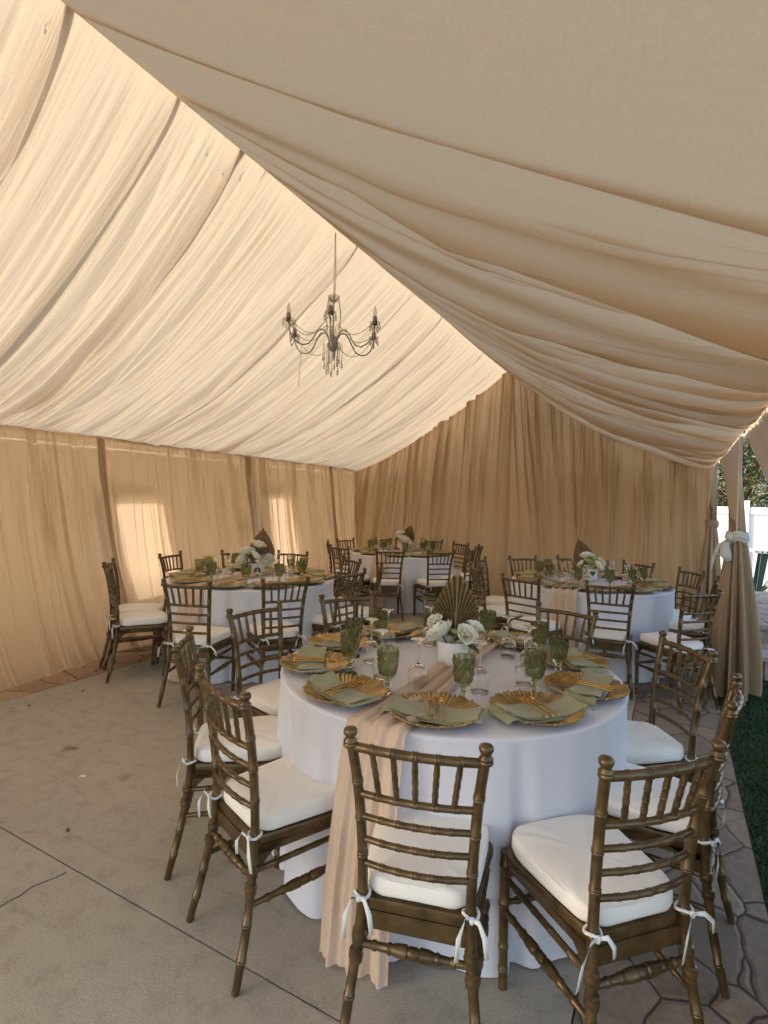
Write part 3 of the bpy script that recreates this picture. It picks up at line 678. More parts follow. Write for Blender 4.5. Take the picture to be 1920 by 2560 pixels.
def goblet():
    n=64
    outer=[(.0,.0),(.034,.0),(.0355,.0025),(.033,.006),(.022,.0105),(.0125,.016),(.0095,.022),(.0090,.028),(.0135,.033),(.0150,.0365),(.0135,.040),(.0095,.0445),(.0100,.050),(.0135,.0545),(.014,.058)]
    bowl=[(.021,.064),(.0275,.070),(.0325,.077),(.0358,.085),(.0382,.094),(.0397,.103),(.0408,.112),(.0416,.121),(.0422,.130),(.0424,.139),(.0425,.145),(.0424,.150)]
    inner=[(.0405,.150),(.0403,.145),(.0400,.130),(.0390,.112),(.0372,.098),(.0335,.084),(.026,.074),(.014,.068),(0,.0665)]
    prof=outer+bowl+inner; lo=len(outer); hi=lo+len(bowl)-2
    V=[]
    for i,(r,z0) in enumerate(prof):
        z=z0; zs=z0*1.12 if z0<.0641 else .0717+(z0-.064)*1.30
        for k in range(n):
            a=2*PI*k/n; f=1.
            if lo<=i<hi:
                z_=(z-.064)/.0185*PI; q=min(1,(z-.060)/.012)*min(1,(.147-z)/.006)
                w=abs(math.sin(a*5+z_*.5))*abs(math.sin(a*5-z_*.5)); f=1+.13*q*(w**.6-.5)
            V.append((r*f*math.cos(a),r*f*math.sin(a),zs))
    m=len(prof); mb=MB(); mb.add(V,[(i*n+k,i*n+(k+1)%n,(i+1)*n+(k+1)%n,(i+1)*n+k) for i in range(m-1) for k in range(n)])
    return mb.me('green_goblet',M['goblet'],True,28)
def wineglass():
    # turned upside down: rim on the cloth, foot in the air
    out_=[(.0335,0.0),(.0365,.012),(.0395,.03),(.0415,.05),(.0405,.068),(.034,.084),(.022,.096),(.009,.1025),(.0045,.108),(.0038,.125),(.0036,.165),(.0048,.185),(.009,.194),(.020,.199),(.033,.2025),(.0345,.2038),(.033,.205),(.015,.2052),(0,.205)]
    inn=[(0,.0985),(.008,.0965),(.020,.0925),(.0325,.0815),(.0392,.067),(.0402,.05),(.0382,.03),(.0352,.012),(.0323,.0)]
    mb=MB().lathe(inn+out_,40)
    return mb.me('wine_glass',M['wineg'])
GOB=goblet(); WG=wineglass()
SEATW={0:'front',1:'front right',2:'right',3:'right rear',4:'back right',5:'back',6:'back left',7:'left rear',8:'left',9:'front left'}
def thing(name,me,loc,rz,label,cat,group):
    o=link(name,me,None,loc,(0,0,rz)); return tag(o,label,cat,group)
def place(tn,seat,ang,k):
    cx,cy,_=TB[tn]; a=math.radians(ang); ca,sa=math.cos(a),math.sin(a); r=random.Random(hash((tn,seat)) if False else k*31+7)
    w=SEATW[seat]; T='the '+SH[tn]; rz=a+PI/2
    R=.608
    px,py=cx+R*ca,cy+R*sa
    thing('charger_plate',CH,(px,py,.7625),rz+r.uniform(0,6),f'gold ruffled charger plate at the {w} seat of {T}','plate','gold charger plates')
    nr=rz+r.uniform(-.15,.15)
    thing('folded_napkin',NAP[k%5],(px+ca*r.uniform(.012,.035),py+sa*r.uniform(.012,.035),.763),nr,f'sage green folded napkin at the {w} seat of {T}','napkin','sage napkins laid across the chargers')
    for i,kd in enumerate(('fork','knife','spoon')):
        off=(i-1)*.021; u=(-sa*off+ .004*ca, ca*off+ .004*sa)
        cr=rz+r.uniform(-.35,-.05)+r.uniform(-.05,.05)
        pos={'fork':'left','knife':'middle','spoon':'right'}[kd]
        thing(kd,CUT[kd],(px+u[0],py+u[1],.7925),rz+.0+(-.12 if k%3 else .12)+(i-1)*.05,f'slim gold {kd} on the napkin at the {w} seat of {T}','cutlery',f'gold {kd}s on the napkins')
    ga=math.radians(ang+13+r.uniform(-2,3)); gr=.478+r.uniform(-.015,.015)
    thing('water_goblet',GOB,(cx+gr*math.cos(ga),cy+gr*math.sin(ga),.7615),r.uniform(0,6),f'green diamond-cut glass goblet by the {w} seat of {T}','goblet','green pressed glass goblets')
    wa=math.radians(ang+23+r.uniform(-4,4)); wr=.372+r.uniform(-.03,.03)
    thing('wine_glass',WG,(cx+wr*math.cos(wa),cy+wr*math.sin(wa),.7615),r.uniform(0,6),f'clear wine glass standing upside down by the {w} seat of {T}','wine glass','upturned wine glasses')
# flowers --------------------------------------------------------
def bloom(seed,R,ruffle,npet,mat):
    r=random.Random(seed); mb=MB(); g=2.39996
    for i in range(npet):
        q=(i+.5)/npet; a=i*g; op=q**.9*1.25; sz=R*(.45+.75*q)
        V=[];nu,nv=6,6
        for u in range(nu):
            for v in range(nv):
                s=u/(nu-1); t=(v/(nv-1)-.5)*2
                wd=math.sin(PI*min(1,.18+.70*s))**.8*sz*.62
                el=op-(.9-.5*q)*(s)*1.0+.25
                # petal starts at the centre, leans outward by op, curls at the lip
                rad=sz*s*math.sin(min(1.5,op))*(.92)+.10*R*q
                z=sz*s*math.cos(min(1.45,op))-.10*sz*s*s*q + R*.12*(1-q)
                cup=.30*sz*(t*t)*(.35+s*.5)
                x=rad-cup*.6; y=wd*t
                z+=cup*.55+ruffle*R*.10*math.sin(t*7+i*1.7+s*3)*s
                x+=ruffle*R*.08*math.sin(t*9+i)*s
                V.append((x*math.cos(a)-y*math.sin(a),x*math.sin(a)+y*math.cos(a),z))
        mb.add(V,[(u*nv+v,(u+1)*nv+v,(u+1)*nv+v+1,u*nv+v+1) for u in range(nu-1) for v in range(nv-1)])
    return mb.me('petals',mat)
ROSE=[bloom(s,.050,.35,24,M['petal']) for s in (1,2)]; PEONY=bloom(5,.062,1.3,44,M['petal']); GROSE=bloom(9,.042,.3,20,M['petalg'])
def leafme():
    mb=MB(); V=[];n=9
    for i in range(n):
        s=i/(n-1); w=.030*math.sin(PI*s**.8)*(1-.2*s)+.0005; V+=[(-w,s*.10,.014*math.sin(s*2.2)+.006),(0,s*.10,.014*math.sin(s*2.2)),(w,s*.10,.014*math.sin(s*2.2)+.006)]
    mb.add(V,[(i*3+k,i*3+k+1,(i+1)*3+k+1,(i+1)*3+k) for i in range(n-1) for k in range(2)]); return mb.me('leaf',M['leaf'])
LEAF=leafme()
STEM=MB().tube([(0,0,0),(0,0,-.075)],.003,6).me('stem',M['leaf'])
def palmleaf(mat,W=.112,H=.285,pleat=.006,n=34):
    mb=MB(); V=[];m=14; K=2*n+1
    # spade outline radiating from the base
    for k in range(K):
        a=(k/(K-1)-.5)*2; th=a*1.95
        # outline radius in direction th (0=up)
        L=float(np.interp(abs(math.degrees(th)),[0,5,13,23,35,48,62,90,112],[.285,.252,.222,.192,.166,.148,.128,.085,.06]))*H/.285
        z=pleat*(1 if k%2 else -1)
        for i in range(m):
            s=i/(m-1); rr=L*s*(1-(.035 if k%2 else 0)*s)
            V.append((rr*math.sin(th),z*min(1,s*2.2)*(1+s)+.05*(rr/H)**2*.6,rr*math.cos(th)))
    mb.add(V,[(k*m+i,(k+1)*m+i,(k+1)*m+i+1,k*m+i+1) for k in range(K-1) for i in range(m-1)])
    mb.tube([(0,0,-.10),(0,0,.02),(0,.004,H*.9)],[.004,.004,.0012],6); 
    # give it thickness
    return mb
def solid(me,th):
    o=bpy.data.objects.new('tmp',me); return me
PALM=palmleaf(M['palm']).me('palm_leaf',M['palm'],False); PALMB=palmleaf(M['palmb'],.085,.27,.0025).me('palm_leaf',M['palmb'],True)
VASE=MB().lathe([(0,0),(.062,0),(.066,.004),(.070,.05),(.074,.108),(.0745,.112),(.071,.112),(.066,.10),(.064,.09),(0,.088)],48).me('vase',M['vase'],True,50)
def flower(me,loc,tilt,az,label,cat,grp,scale=1):
    o=empty(cat.replace(' ','_'),loc,0); o.rotation_euler=(tilt*math.cos(az),tilt*math.sin(az),az*.7); o.scale=(scale,)*3; tag(o,label,cat,grp)
    link('petals',me,o); link('stem',STEM,o); return o
def centre(tn,vx,vy,spec,palm,leaves):
    z=.7735; T='the '+SH[tn]
    thing('flower_vase',VASE,(vx,vy,z),0,f'white cylindrical flower vase in the middle of {T}','vase','white vases with flowers')
    for (kind,dx,dy,dz,tilt,az,sc,desc) in spec:
        me={'rose':ROSE[0],'rose2':ROSE[1],'peony':PEONY,'green':GROSE}[kind]; cat={'rose':'rose','rose2':'rose','peony':'peony','green':'ranunculus'}[kind]
        flower(me,(vx+dx,vy+dy,z+dz),tilt,az,f'{desc} in the vase on {T}',cat,'flowers in the table vases',sc*(.95 if tn=='near' else 1.4))
    for p in palm:
        pm,dx,dy,dz,ry,rz,sc,desc=p
        o=link('palm_leaf',PALM if pm=='g' else PALMB,None,(vx+dx,vy+dy,z+dz),(-.12,ry,rz)); o.scale=(sc,)*3
        tag(o,f'{desc} in the vase on {T}','palm leaf','dried palm leaves in the vases')
    for i,(dx,dy,dz,rx,rz,sc,desc) in enumerate(leaves):
        o=link('rose_leaf',LEAF,None,(vx+dx,vy+dy,z+dz),(rx,0,rz)); o.scale=(sc,)*3; tag(o,f'{desc} under the flowers on {T}','leaf','green leaves among the flowers')
# camera yaw is about 28 degrees, so "screen right" is (cos,sin) of that
cr,sr_=math.cos(.4934),math.sin(.4934)
def scr(r,f): return (r*cr-f*sr_, r*sr_+f*cr)     # right / away in the room
def S(kind,r,f,dz,tilt,az,sc,desc):
    a=scr(r,f); return (kind,a[0],a[1],dz,tilt,az,sc,desc)
def Lf_(r,f,dz,rx,rz,sc,desc): a=scr(r,f); return (a[0],a[1],dz,rx,rz,sc,desc)
centre('near',-.885,2.36,[S('peony',-.052,-.03,.135,.75,2.6,1.25,'large ruffled white peony spilling over the left rim'),S('rose',.052,-.035,.140,.75,.5,1.15,'open white rose leaning right over the rim'),S('rose2',-.078,.03,.185,.7,3.4,.95,'small white bloom high behind the peony'),S('rose2',.095,.035,.155,.9,5.6,1.0,'white bloom half hidden behind the palm leaf'),S('green',.0,-.028,.145,.4,1.5,.8,'small cream bud between peony and open rose')],
  [('g',*scr(.012,.03),.155,.05,.4934,1.0,'tall bronze pleated palm spear')],
  [Lf_(.0,-.05,.118,.15,.4934-1.2,.9,'dark green leaf on the rim'),Lf_(.05,-.055,.11,-.5,.4934-2.4,.8,'second dark green leaf at the right rim'),Lf_(0,.06,.11,.3,.3,1,'broad leaf at the back')])
centre('left',-3.57,4.05,[S('rose',.0,0,.27,.4,1.0,1.15,'top white rose'),S('rose2',-.10,-.02,.20,.6,2.4,1.2,'upper left white rose'),S('rose',-.02,-.05,.17,.8,1.5,1.05,'middle white rose'),S('peony',-.13,.0,.12,.9,2.8,.95,'low white bloom drooping left'),S('peony',.10,-.01,.13,.9,.3,.9,'low white bloom on the right')],
  [('b',*scr(.02,.04),.13,.02,.4934,1.25,'broad smooth brown palm leaf')],
  [Lf_(.05,-.04,.16,.7,.4934-1.2,1.0,'bright green leaf right of the roses'),Lf_(-.02,-.06,.12,-.2,.4934+2.6,1.0,'dark leaf'),Lf_(.02,-.07,.08,-.9,.4934+3.3,1.2,'dark leaf hanging at the right')])
centre('back',-3.62,7.36,[S('peony',.0,-.03,.13,.6,1.5,1.5,'big creamy white hydrangea head'),S('rose',-.04,.0,.25,.5,2.4,1.1,'small white bloom standing above'),S('rose2',.06,-.02,.10,.8,.4,1.0,'low white bloom')],
  [('g',*scr(.05,.04),.14,.30,.4934,1.0,'tilted bronze palm leaf')],
  [Lf_(.06,-.07,.07,-.9,.4934+3.4,1.6,'broad green leaf hanging'),Lf_(-.05,-.03,.16,.4,.4934+1.2,.9,'small leaf on the left')])
centre('right',-.74,5.90,[S('rose',-.04,.0,.22,.5,2.0,1.1,'top white rose'),S('green',-.03,-.03,.16,.6,1.6,1.15,'green tinted ranunculus at the middle left'),S('green',.02,-.02,.20,.5,1.0,1.0,'green tinted ranunculus near the top'),S('rose2',.05,-.04,.14,.8,1.0,1.15,'white rose at the lower right'),S('rose',-.09,-.01,.15,.8,2.8,.8,'small white rose on the left'),S('peony',.09,.02,.16,.8,.3,.8,'frilly white bloom on the right')],
  [('b',*scr(-.03,.05),.16,-.25,.4934,1.0,'dark reddish brown palm leaf')],
  [Lf_(.08,-.03,.08,-.2,.4934-1.3,1.1,'dark leaf at the right'),Lf_(-.09,-.02,.10,0,.4934+1.5,1.0,'dark leaf at the left'),Lf_(0,-.07,.09,-.5,.4934+2.8,1.0,'dark leaf at the front')])
# tables, cloths, runners, place settings
TOP=MB().lathe([(0,.735),(.74,.735),(.748,.738),(.748,.752),(.74,.7555),(0,.7555)],64).me('table_top',pbr('plywood',(.35,.25,.15),.6),True,40)
LEG=MB()
TL=[MB().tube([(sx*.42,sy*.42,.735),(sx*.50,sy*.50,0)],.014,8).me('leg',M['grey']) for sx in(-1,1) for sy in(-1,1)]
SEATA={'near':[-73,-37,-1,35,71,107,143,180,-145,-109],'left':[-69,-34,2,36,66,106,141,-178,-145,-110],'back':[-71,-38,-5,25,54,90,128,170,-155,-110],'right':[-75,-43,-6,29,65,104,143,179,-144,-108]}
k=0
for ti,tn in enumerate(('near','left','back','right')):
    cx,cy,ra=TB[tn]
    t=empty('round_table',(cx,cy,0)); tag(t,f'round folding table hidden under white cloth, {TNAME[tn]}','table','round dining tables')
    link('table_top',TOP,t)
    for me in TL: link('leg',me,t)
    me,_=tablecloth(40+ti); thing('tablecloth',me,(cx,cy,0),ti*1.3,f'floor-length white tablecloth on {TNAME[tn]}','tablecloth','white round tablecloths')
    dx={'near':.035,'left':-.03,'back':.02,'right':-.07}[tn]
    thing('table_runner',runner(0,3+ti,{'near':.112,'left':.11,'back':.10,'right':.11}[tn]),(cx+dx,cy,0),math.radians(ra+90)*1.0,f'peach gauze runner gathered across {TNAME[tn]}','table runner','peach table runners')
    for i,a in enumerate(SEATA[tn]): place(tn,i,a,k); k+=1
# ------------------------------------------------------------------ chairs in place
CHS=[('near',-.56,1.25,-75,'banquet chair with its back to the camera at the front of the nearest table'),
('near',.0,1.51,-44,'banquet chair at the front right of the nearest table, bow ties on both posts'),
('near',.20,2.17,-7,'banquet chair seen edge-on at the right side of the nearest table, on the flagstones'),
('near',.07,2.82,33,'banquet chair at the right rear of the nearest table, facing left, before the grass'),
('near',-.55,3.37,77,'banquet chair behind the nearest table to the right of the palm leaf'),
('near',-1.28,3.35,105,'banquet chair directly behind the palm leaf of the nearest table'),
('near',-1.84,2.95,146,'banquet chair behind the nearest table at its back left, top rail above the glasses'),
('near',-2.05,2.32,171,'banquet chair at the left rear of the nearest table, angled toward the left table'),
('near',-1.83,1.62,-140,'banquet chair at the left of the nearest table, second from the front'),
('near',-1.30,1.31,-111,'banquet chair at the front left of the nearest table, seen from behind at an angle'),
('left',-4.12,2.86,-121,'banquet chair seen side-on left of the left table, the nearer of the pair'),
('left',-4.50,3.12,-137,'banquet chair left of the left table, farther one of the side-on pair'),
('left',-4.68,3.95,-165,'banquet chair in front of the bright window patch at the left table'),
('left',-4.36,4.62,135,'banquet chair behind the left table, left of its flowers'),
('left',-3.86,4.98,105,'banquet chair behind the left table, right of its flowers'),
('left',-2.99,4.86,62,'banquet chair at the right rear of the left table'),
('left',-2.43,3.97,-7,'banquet chair on the right side of the left table, tilted rail'),
('left',-2.42,4.47,27,'banquet chair seen edge-on between the left table and the far table'),
('left',-3.04,2.71,-70,'banquet chair with its back to the camera before the left table runner'),
('left',-2.58,3.25,-34,'banquet chair at the front right of the left table, back to camera'),
('back',-3.16,6.07,-55,'banquet chair with back to camera before the far table, the left one'),
('back',-2.60,6.40,-45,'banquet chair with back to camera before the far table, the right one'),
('back',-4.60,7.28,165,'banquet chair near the corner at the left of the far table'),
('back',-4.22,7.95,132,'banquet chair against the gable curtain behind the far table, left of flowers'),
('back',-3.50,8.20,98,'banquet chair against the gable curtain behind the far table, behind flowers'),
('back',-2.90,7.95,60,'banquet chair at the right rear of the far table against the curtain'),
('back',-2.46,7.56,25,'banquet chair seen narrow at the right of the far table, rear one'),
('back',-2.42,7.10,4,'banquet chair seen narrow at the right of the far table, front one'),
('back',-4.44,6.55,-146,'banquet chair seen edge-on at the left of the far table'),
('back',-3.91,6.04,-106,'banquet chair at the front left of the far table, before the corner'),
('right',-1.13,4.58,-107,'banquet chair with back to camera left of the runner at the right table'),
('right',-.43,4.68,-84,'banquet chair with back to camera right of the runner at the right table'),
('right',.21,4.71,-43,'banquet chair at the front right of the right table beside the tied curtain'),
('right',.18,6.28,36,'banquet chair at the right rear of the right table against the gable curtain'),
('right',.36,5.62,-8,'banquet chair at the right of the right table with its back behind the tied curtain'),
('right',-1.56,6.41,136,'banquet chair behind the right table at far left, against the curtain'),
('right',-1.06,6.84,112,'banquet chair behind the right table hidden by the flowers'),
('right',-.33,6.72,63,'banquet chair behind the right table, right of the flowers'),
('right',-1.88,5.80,180,'banquet chair at the left rear of the right table, rail facing the camera'),
('right',-1.70,5.10,-144,'banquet chair seen edge-on at the left of the right table')]
for i,(tn,mx,my,out,lab) in enumerate(CHS):
    a=math.radians(out); x=mx-.249*math.cos(a); y=my-.249*math.sin(a)
    build_chair((x,y,.0015),a+PI/2,lab,'bronze banquet chairs with ivory cushions',i)
# ------------------------------------------------------------------ chandelier
CX,CY=-2.425,3.575
ch=empty('chandelier',(CX,CY,2.76)); tag(ch,'small grey metal chandelier with clear crystal strings hanging from the ridge','chandelier')
def cpart(name,mb,mat,parent=ch,auto=None,loc=None): return link(name,mb.me(name,M[mat],True,auto),parent,loc)
mb=MB()
zz=.36
i=0
while zz<.87:
    c=np.array([0,0,zz]); 
    P=[c+np.array([(.007*math.cos(a)) if i%2 else 0,0 if i%2 else .007*math.cos(a),.015*math.sin(a)]) for a in np.linspace(0,2*PI,11)]
    mb.tube(P,.0018,5,False); zz+=.0235; i+=1
mb.tube([(.006,.004,.36),(.008,.01,.5),(.002,.012,.7),(0,0,.88)],.0022,6)
cpart('chain',mb,'grey')
cpart('top_dish',MB().lathe([(.008,0),(.028,.006),(.043,.020),(.050,.040),(.046,.041),(.040,.023),(.026,.010),(.008,.004)],28,(0,0,.335),lambda i,a:1+.05*math.sin(8*a)*(i in(3,4))),'clear')
cpart('stem',MB().tube([(0,0,-.06),(0,0,.345)],.0055,8).lathe([(0,.334),(.026,.336),(.028,.34),(.01,.346)],20),'grey')
cpart('hub',MB().lathe([(0,-.065),(.012,-.06),(.030,-.045),(.043,-.02),(.045,.0),(.036,.02),(.020,.035),(.014,.05),(.018,.06),(.008,.075)],24),'grey')
BULB=MB().lathe([(.009,0),(.0145,.012),(.017,.027),(.014,.046),(.007,.066),(.002,.082),(0,.084)],14).me('bulb',M['clear'])
SLV=MB().lathe([(0,0),(.018,0),(.018,.052),(.015,.056),(.015,.064),(0,.064)],14).me('candle_sleeve',M['sleeve'],True,40)
DISH=MB().lathe([(.008,0),(.022,.002),(.036,.010),(.043,.022),(.040,.0225),(.033,.013),(.02,.006),(.008,.004)],24,(0,0,0),lambda i,a:1+.05*math.sin(8*a)*(i in(3,4))).me('drip_dish',M['clear'])
def dropme():
    mb=MB(); mb.lathe([(0,-.056),(.0065,-.050),(.0105,-.038),(.009,-.024),(.004,-.009),(.0006,0)],6); mb.lathe([(0,.0),(.0035,.004),(0,.008)],6); return mb.me('crystal_drop',M['crystal'],False)
DROP=dropme()
def bead_string(P,parent=ch,r=.0068):
    mb=MB(); P=np.array(P,float); d=np.r_[0,np.cumsum(np.linalg.norm(np.diff(P,axis=0),axis=1))]
    for t in np.arange(0,d[-1],.0125):
        c=np.array([np.interp(t,d,P[:,j]) for j in range(3)])
        mb.add([c+np.array(v)*r for v in ((1,0,0),(-1,0,0),(0,1,0),(0,-1,0),(0,0,1),(0,0,-1))],[(0,2,4),(2,1,4),(1,3,4),(3,0,4),(2,0,5),(1,2,5),(3,1,5),(0,3,5)])
    mb.tube(P,.0007,4,False)
    return link('bead_string',mb.me('bead_string',M['crystal'],False),parent)
cups=[]
for k6 in range(6):
    a=k6*PI/3+1.06; ca,sa=math.cos(a),math.sin(a)
    prof=[(.030,.0),(.045,.06),(.085,.105),(.125,.095),(.165,.03),(.205,-.03),(.26,-.05),(.325,-.025),(.365,.035),(.377,.10)]
    Q,_=bamboo([(r*ca,r*sa,z) for r,z in prof],.006,[],8)
    arm=cpart('arm',MB().tube(Q,.0060,8),'grey'); cup=np.array([.377*ca,.377*sa,.10]); cups.append(cup)
    link('drip_dish',DISH,arm,cup); link('candle_sleeve',SLV,arm,cup+np.array([0,0,.004])); link('bulb',BULB,arm,cup+np.array([0,0,.066]))
    for j in range(4):
        b=j*PI/2+a; link('crystal_drop',DROP,arm,cup+np.array([.040*math.cos(b),.040*math.sin(b),.012]))
    # swag down from the top dish
    top=np.array([.042*ca,.042*sa,.36])
    bead_string([top+(np.array([.05*ca,.05*sa,.10])-top)*t+np.array([.018*ca,.018*sa,0])*math.sin(PI*t) for t in np.linspace(0,1,10)])
    if k6 in (0,2,3,5): 
        e=cup+np.array([-.03*ca,-.03*sa,.012]); s_=np.array([.05*ca,.05*sa,.14]); bead_string([s_+(e-s_)*t-np.array([0,0,.075])*math.sin(PI*t) for t in np.linspace(0,1,14)])
for k6 in range(6):
    A,B=cups[k6],cups[(k6+1)%6]
    if k6!=4: bead_string([A*(1-t)+B*t+np.array([0,0,.01])-np.array([0,0,.13])*math.sin(PI*t) for t in np.linspace(0,1,16)])
for j in range(14):
    a=j*2*PI/14; r0=.045+.03*(j%2); c=np.array([r0*math.cos(a),r0*math.sin(a),.0]); l=.09+.05*(j%3)
    bead_string([c,c-np.array([0,0,l])]); link('crystal_drop',DROP,ch,c-np.array([0,0,l]))
e=cups[2 if True else 0]
# one string has come loose and hangs straight down on the left
lc=min(cups,key=lambda c:(c[0]*cr+c[1]*sr_)); bead_string([lc+np.array([.06*cr,.06*sr_,-.06]),lc+np.array([.055*cr,.055*sr_,-.2]),lc+np.array([.04*cr,.04*sr_,-.40])])
# ------------------------------------------------------------------ outside: fence, shrubs, table, agaves
fe=empty('vinyl_fence',(1.2,12.2,0)); tag(fe,'tall white vinyl privacy fence in full sun behind the tent','fence')
posts=[-6.2,-3.75,-1.28,1.18,3.64,6.1,8.56]
for xx in posts:
    mb=MB().box(xx-.065,xx+.065,12.10,12.23,-.05,1.70).box(xx-.075,xx+.075,12.09,12.24,1.701,1.72)
    o=link('fence_post',mb.me('fence_post',M['white'],False),fe); o.location=(-1.2,-12.2,0)
for a,b in zip(posts[:-1],posts[1:]):
    mb=MB(); mb.box(a+.066,b-.066,12.12,12.21,1.47,1.60); mb.box(a+.066,b-.066,12.12,12.21,.03,.16)
    n=14; w=(b-a-.132)/n
    for i in range(n): mb.box(a+.066+i*w+.003,a+.066+(i+1)*w-.003,12.145,12.185,.161,1.469)
    mb.box(a+.066,b-.066,12.16,12.17,.161,1.469)
    o=link('fence_panel',mb.me('fence_panel',M['white'],False),fe); o.location=(-1.2,-12.2,0)
def shrub(loc,rx,ry,h,n,mat,seed,label,cat,leaf=.10,trunk=.05):
    r=np.random.default_rng(seed); t=empty(cat.replace(' ','_'),loc); tag(t,label,cat,'shrubs and trees beyond the fence')
    nc=26; cc=np.stack([r.uniform(-rx,rx,nc),r.uniform(-ry,ry,nc),r.uniform(h*.25,h,nc)],1); cc[:,:2]*=np.sqrt(np.clip(1-((cc[:,2:3]-h*.55)/(h*.6))**2,.1,1))
    idx=r.integers(0,nc,n); c=cc[idx]+r.normal(0,1,(n,3))*np.array([rx*.22,ry*.22,h*.09])
    a=r.normal(0,1,(n,3)); a/=np.linalg.norm(a,axis=1)[:,None]; b=np.cross(a,r.normal(0,1,(n,3))); b/=np.linalg.norm(b,axis=1)[:,None]
    L=leaf*r.uniform(.6,1.3,(n,1)); Wd=L*.32
    V=np.stack([c-a*L*.5,c+b*Wd*.5+a*L*.0,c+a*L*.5,c-b*Wd*.5],1).reshape(-1,3)
    link('crown',mesh('crown',V,np.arange(4*n).reshape(-1,4),mat,False),t)
    mb=MB(); mb.tube([(0,0,0),(.03,.02,h*.4),(0,0,h*.75)],[trunk,trunk*.7,trunk*.3],8)
    for i in range(5):
        q=cc[i]; mb.tube([(0,0,h*.25),(q[0]*.5,q[1]*.5,(q[2]+h*.3)*.5),tuple(q)],[trunk*.5,trunk*.35,trunk*.12],6)
    link('trunk',mb.me('trunk',M['bark']),t)
shrub((1.0,12.95,-.05),.75,.5,3.0,5500,M['hedge'],1,'red and green leaved shrub just behind the fence post','shrub')
shrub((2.2,13.0,-.05),.8,.5,2.7,5000,M['hedge'],2,'bushy shrub behind the fence, right of the red leaved one','shrub')
shrub((-.4,13.0,-.05),.8,.5,2.9,5000,M['hedge'],3,'yellow green shrub behind the fence, seen between the tied curtains','shrub')
shrub((1.3,15.2,-.05),2.0,1.4,6.0,30000,M['dtree'],4,'tall dark evergreen rising behind the shrubs','tree',.09,.15)
shrub((4.4,15.0,-.05),1.9,1.3,5.5,16000,M['dtree'],5,'second dark evergreen farther right','tree',.09,.15)
shrub((-2.2,15.4,-.05),1.9,1.3,5.6,16000,M['dtree'],6,'dark evergreen hidden behind the tent gable','tree',.09,.15)
shrub((4.4,13.0,-.05),.9,.5,2.8,7000,M['hedge'],7,'shrub behind the fence at far right','shrub')
gt=empty('garden_table',(1.68,10.9,0)); tag(gt,'garden table with white perforated top and slanted dark green legs','table')
mb=MB(); mb.box(-.50,.50,-.30,.30,.845,.885)
link('table_top',mb.me('table_top',M['white'],False),gt)
mb=MB()
for i in range(14):
    mb.lathe([(0,-.0005),(.013,-.0005),(.013,0)],10,(0,0,0)) if False else mb.tube([(-.46+i*.07,-.3015,.865),(-.46+i*.07,-.3005,.865)],.013,10)
link('edge_holes',mb.me('edge_holes',M['dark'],False),gt)
for sx in(-1,1):
    for sy in(-1,1):
        mb=MB(); x0,x1=sx*.34,sx*.44; y0,y1=sy*.2,sy*.26
        mb.add([(x0-.05,y0-.02,.842),(x0+.05,y0-.02,.842),(x0+.05,y0+.02,.842),(x0-.05,y0+.02,.842),(x1-.03,y1-.015,.002),(x1+.03,y1-.015,.002),(x1+.03,y1+.015,.002),(x1-.03,y1+.015,.002)],[(0,3,2,1),(4,5,6,7),(0,1,5,4),(1,2,6,5),(2,3,7,6),(3,0,4,7)])
        link('leg',mb.me('leg',M['greenp'],False),gt)
def agave(loc,seed,label,R=.33):
    r=random.Random(seed); mb=MB()
    for i in range(26):
        a=i*2.4; el=.35+1.1*(i/26); L=R*r.uniform(.8,1.15); V=[];m=7
        for j in range(m):
            s=j/(m-1); w=.028*(1-s)**.7*(.6+1.2*s*(1-s)*2); x=L*s*math.cos(el*(1-.15*s)); z=L*s*math.sin(el)+.02
            for v,zz in ((-w,.010),(0,0),(w,.010)): V.append((x*math.cos(a)-v*math.sin(a),x*math.sin(a)+v*math.cos(a),z+zz))
        mb.add(V,[(j*3+k,j*3+k+1,(j+1)*3+k+1,(j+1)*3+k) for j in range(m-1) for k in range(2)])
    o=link('agave',mb.me('agave',M['agave']),None,loc); tag(o,label,'agave','agave plants by the fence')
agave((1.42,11.85,0),1,'spiky agave by the fence, left of the green table leg'); agave((1.95,11.8,0),2,'spiky agave by the fence behind the green table leg',.4); agave((2.9,11.8,0),3,'spiky agave at the far right end of the fence')
# litter on the slab
def dryleaf(x,y,s,rz,label):
    mb=MB(); V=[];n=7
    for i in range(n):
        t=i/(n-1); w=s*.4*math.sin(PI*t)+.001; V+=[(-w,t*s,.006+.006*math.sin(t*5)),(0,t*s,.002+.006*math.sin(t*5)),(w,t*s,.008+.004*math.cos(t*4))]
    mb.add(V,[(i*3+k,i*3+k+1,(i+1)*3+k+1,(i+1)*3+k) for i in range(n-1) for k in range(2)])
    o=link('dry_leaf',mb.me('dry_leaf',M['dry']),None,(x,y,.001),(0,0,rz)); tag(o,label,'dry leaf','dry leaves on the concrete')
dryleaf(-4.136,3.116,.035,.5,'curled dry leaf in front of the side-on chairs of the left table')
dryleaf(-3.94,2.545,.025,2,'small dry leaf on the concrete midway between wall curtain and nearest table')
dryleaf(-3.976,2.16,.028,1,'dry leaf on the concrete closest to the flagstone border')
dryleaf(-2.358,1.458,.018,4,'tiny dry leaf just behind the floor joint')
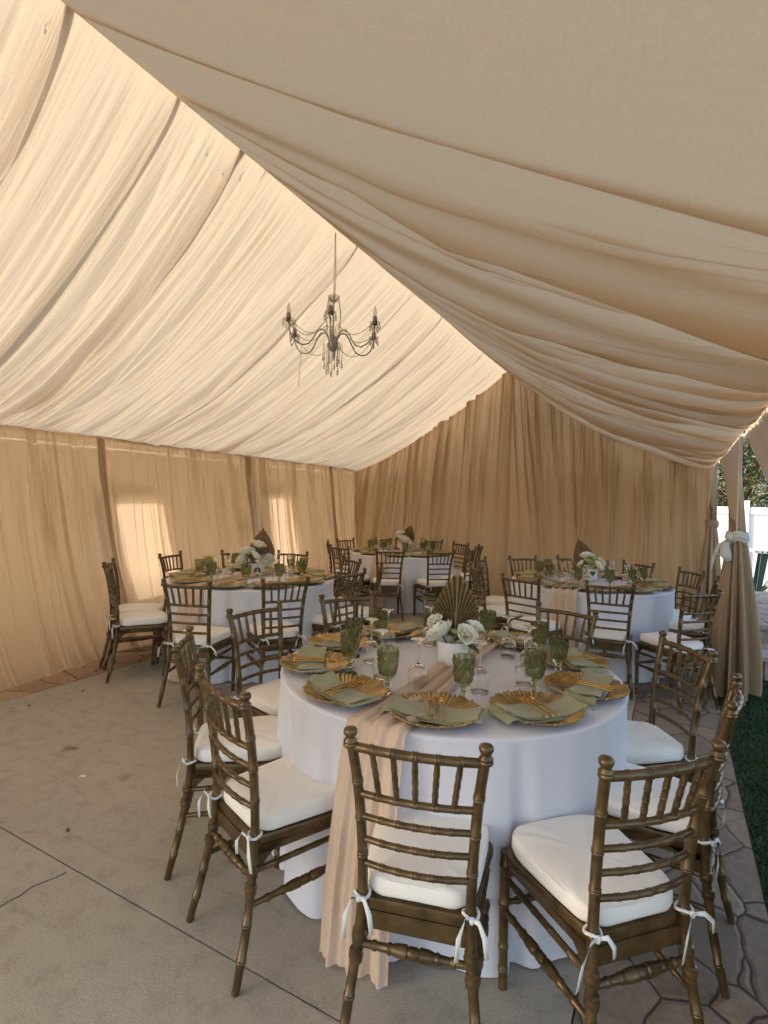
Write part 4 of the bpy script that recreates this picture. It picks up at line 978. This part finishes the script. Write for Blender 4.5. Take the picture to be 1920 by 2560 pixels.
mb=MB().box(-.016,.016,-.009,.009,.001,.0025); o=link('paper_scrap',mb.me('paper_scrap',M['paper'],False),None,(-2.753,1.777,0),(0,0,.5)); tag(o,'tiny white paper scrap lying on the bare concrete','paper scrap')
# ------------------------------------------------------------------ light, sky, camera
sun_dir=Vector((-.90,-.43,0)).normalized(); el=math.radians(26); to_sun=Vector((sun_dir.x*math.cos(el),sun_dir.y*math.cos(el),math.sin(el)))
sd=bpy.data.lights.new('sun','SUN'); sd.energy=2.25; sd.angle=math.radians(.53); sd.color=(1,.93,.82)
so=bpy.data.objects.new('sun',sd); COL.objects.link(so); so.rotation_euler=to_sun.to_track_quat('Z','Y').to_euler()
w=bpy.data.worlds.new('World'); sc.world=w; w.use_nodes=True; nt=w.node_tree; bg=nt.nodes['Background']
sky=nt.nodes.new('ShaderNodeTexSky'); sky.sky_type='NISHITA'; sky.sun_disc=False; sky.dust_density=3.0; sky.ozone_density=.6; sky.sun_elevation=el; sky.sun_rotation=math.atan2(to_sun.x,to_sun.y)
nt.links.new(sky.outputs[0],bg.inputs[0]); bg.inputs[1].default_value=.15
f,pitch,roll,yaw,H=1345.5773,-.0195015,.0269944,.493413,1.5221
cam=bpy.data.cameras.new('camera'); co=bpy.data.objects.new('camera',cam); COL.objects.link(co); sc.camera=co
cam.sensor_fit='HORIZONTAL'; cam.sensor_width=36; cam.lens=f/1920*36; cam.clip_end=2000; cam.clip_start=.05
def cv(d):
    x,y,u=d; c_,s_=math.cos(roll),math.sin(roll); x,u=c_*x-s_*u,s_*x+c_*u
    c_,s_=math.cos(pitch),math.sin(pitch); y,u=c_*y-s_*u,s_*y+c_*u
    c_,s_=math.cos(yaw),math.sin(yaw); return Vector((c_*x-s_*y,s_*x+c_*y,u))
R=Matrix((cv((1,0,0)),cv((0,0,1)),-cv((0,1,0)))).transposed().to_4x4(); R.translation=Vector((0,0,H)); co.matrix_world=R
sc.render.resolution_x=768; sc.render.resolution_y=1024
sc.view_settings.view_transform='Standard'; sc.view_settings.look='None'; sc.view_settings.exposure=1.78; sc.view_settings.gamma=1
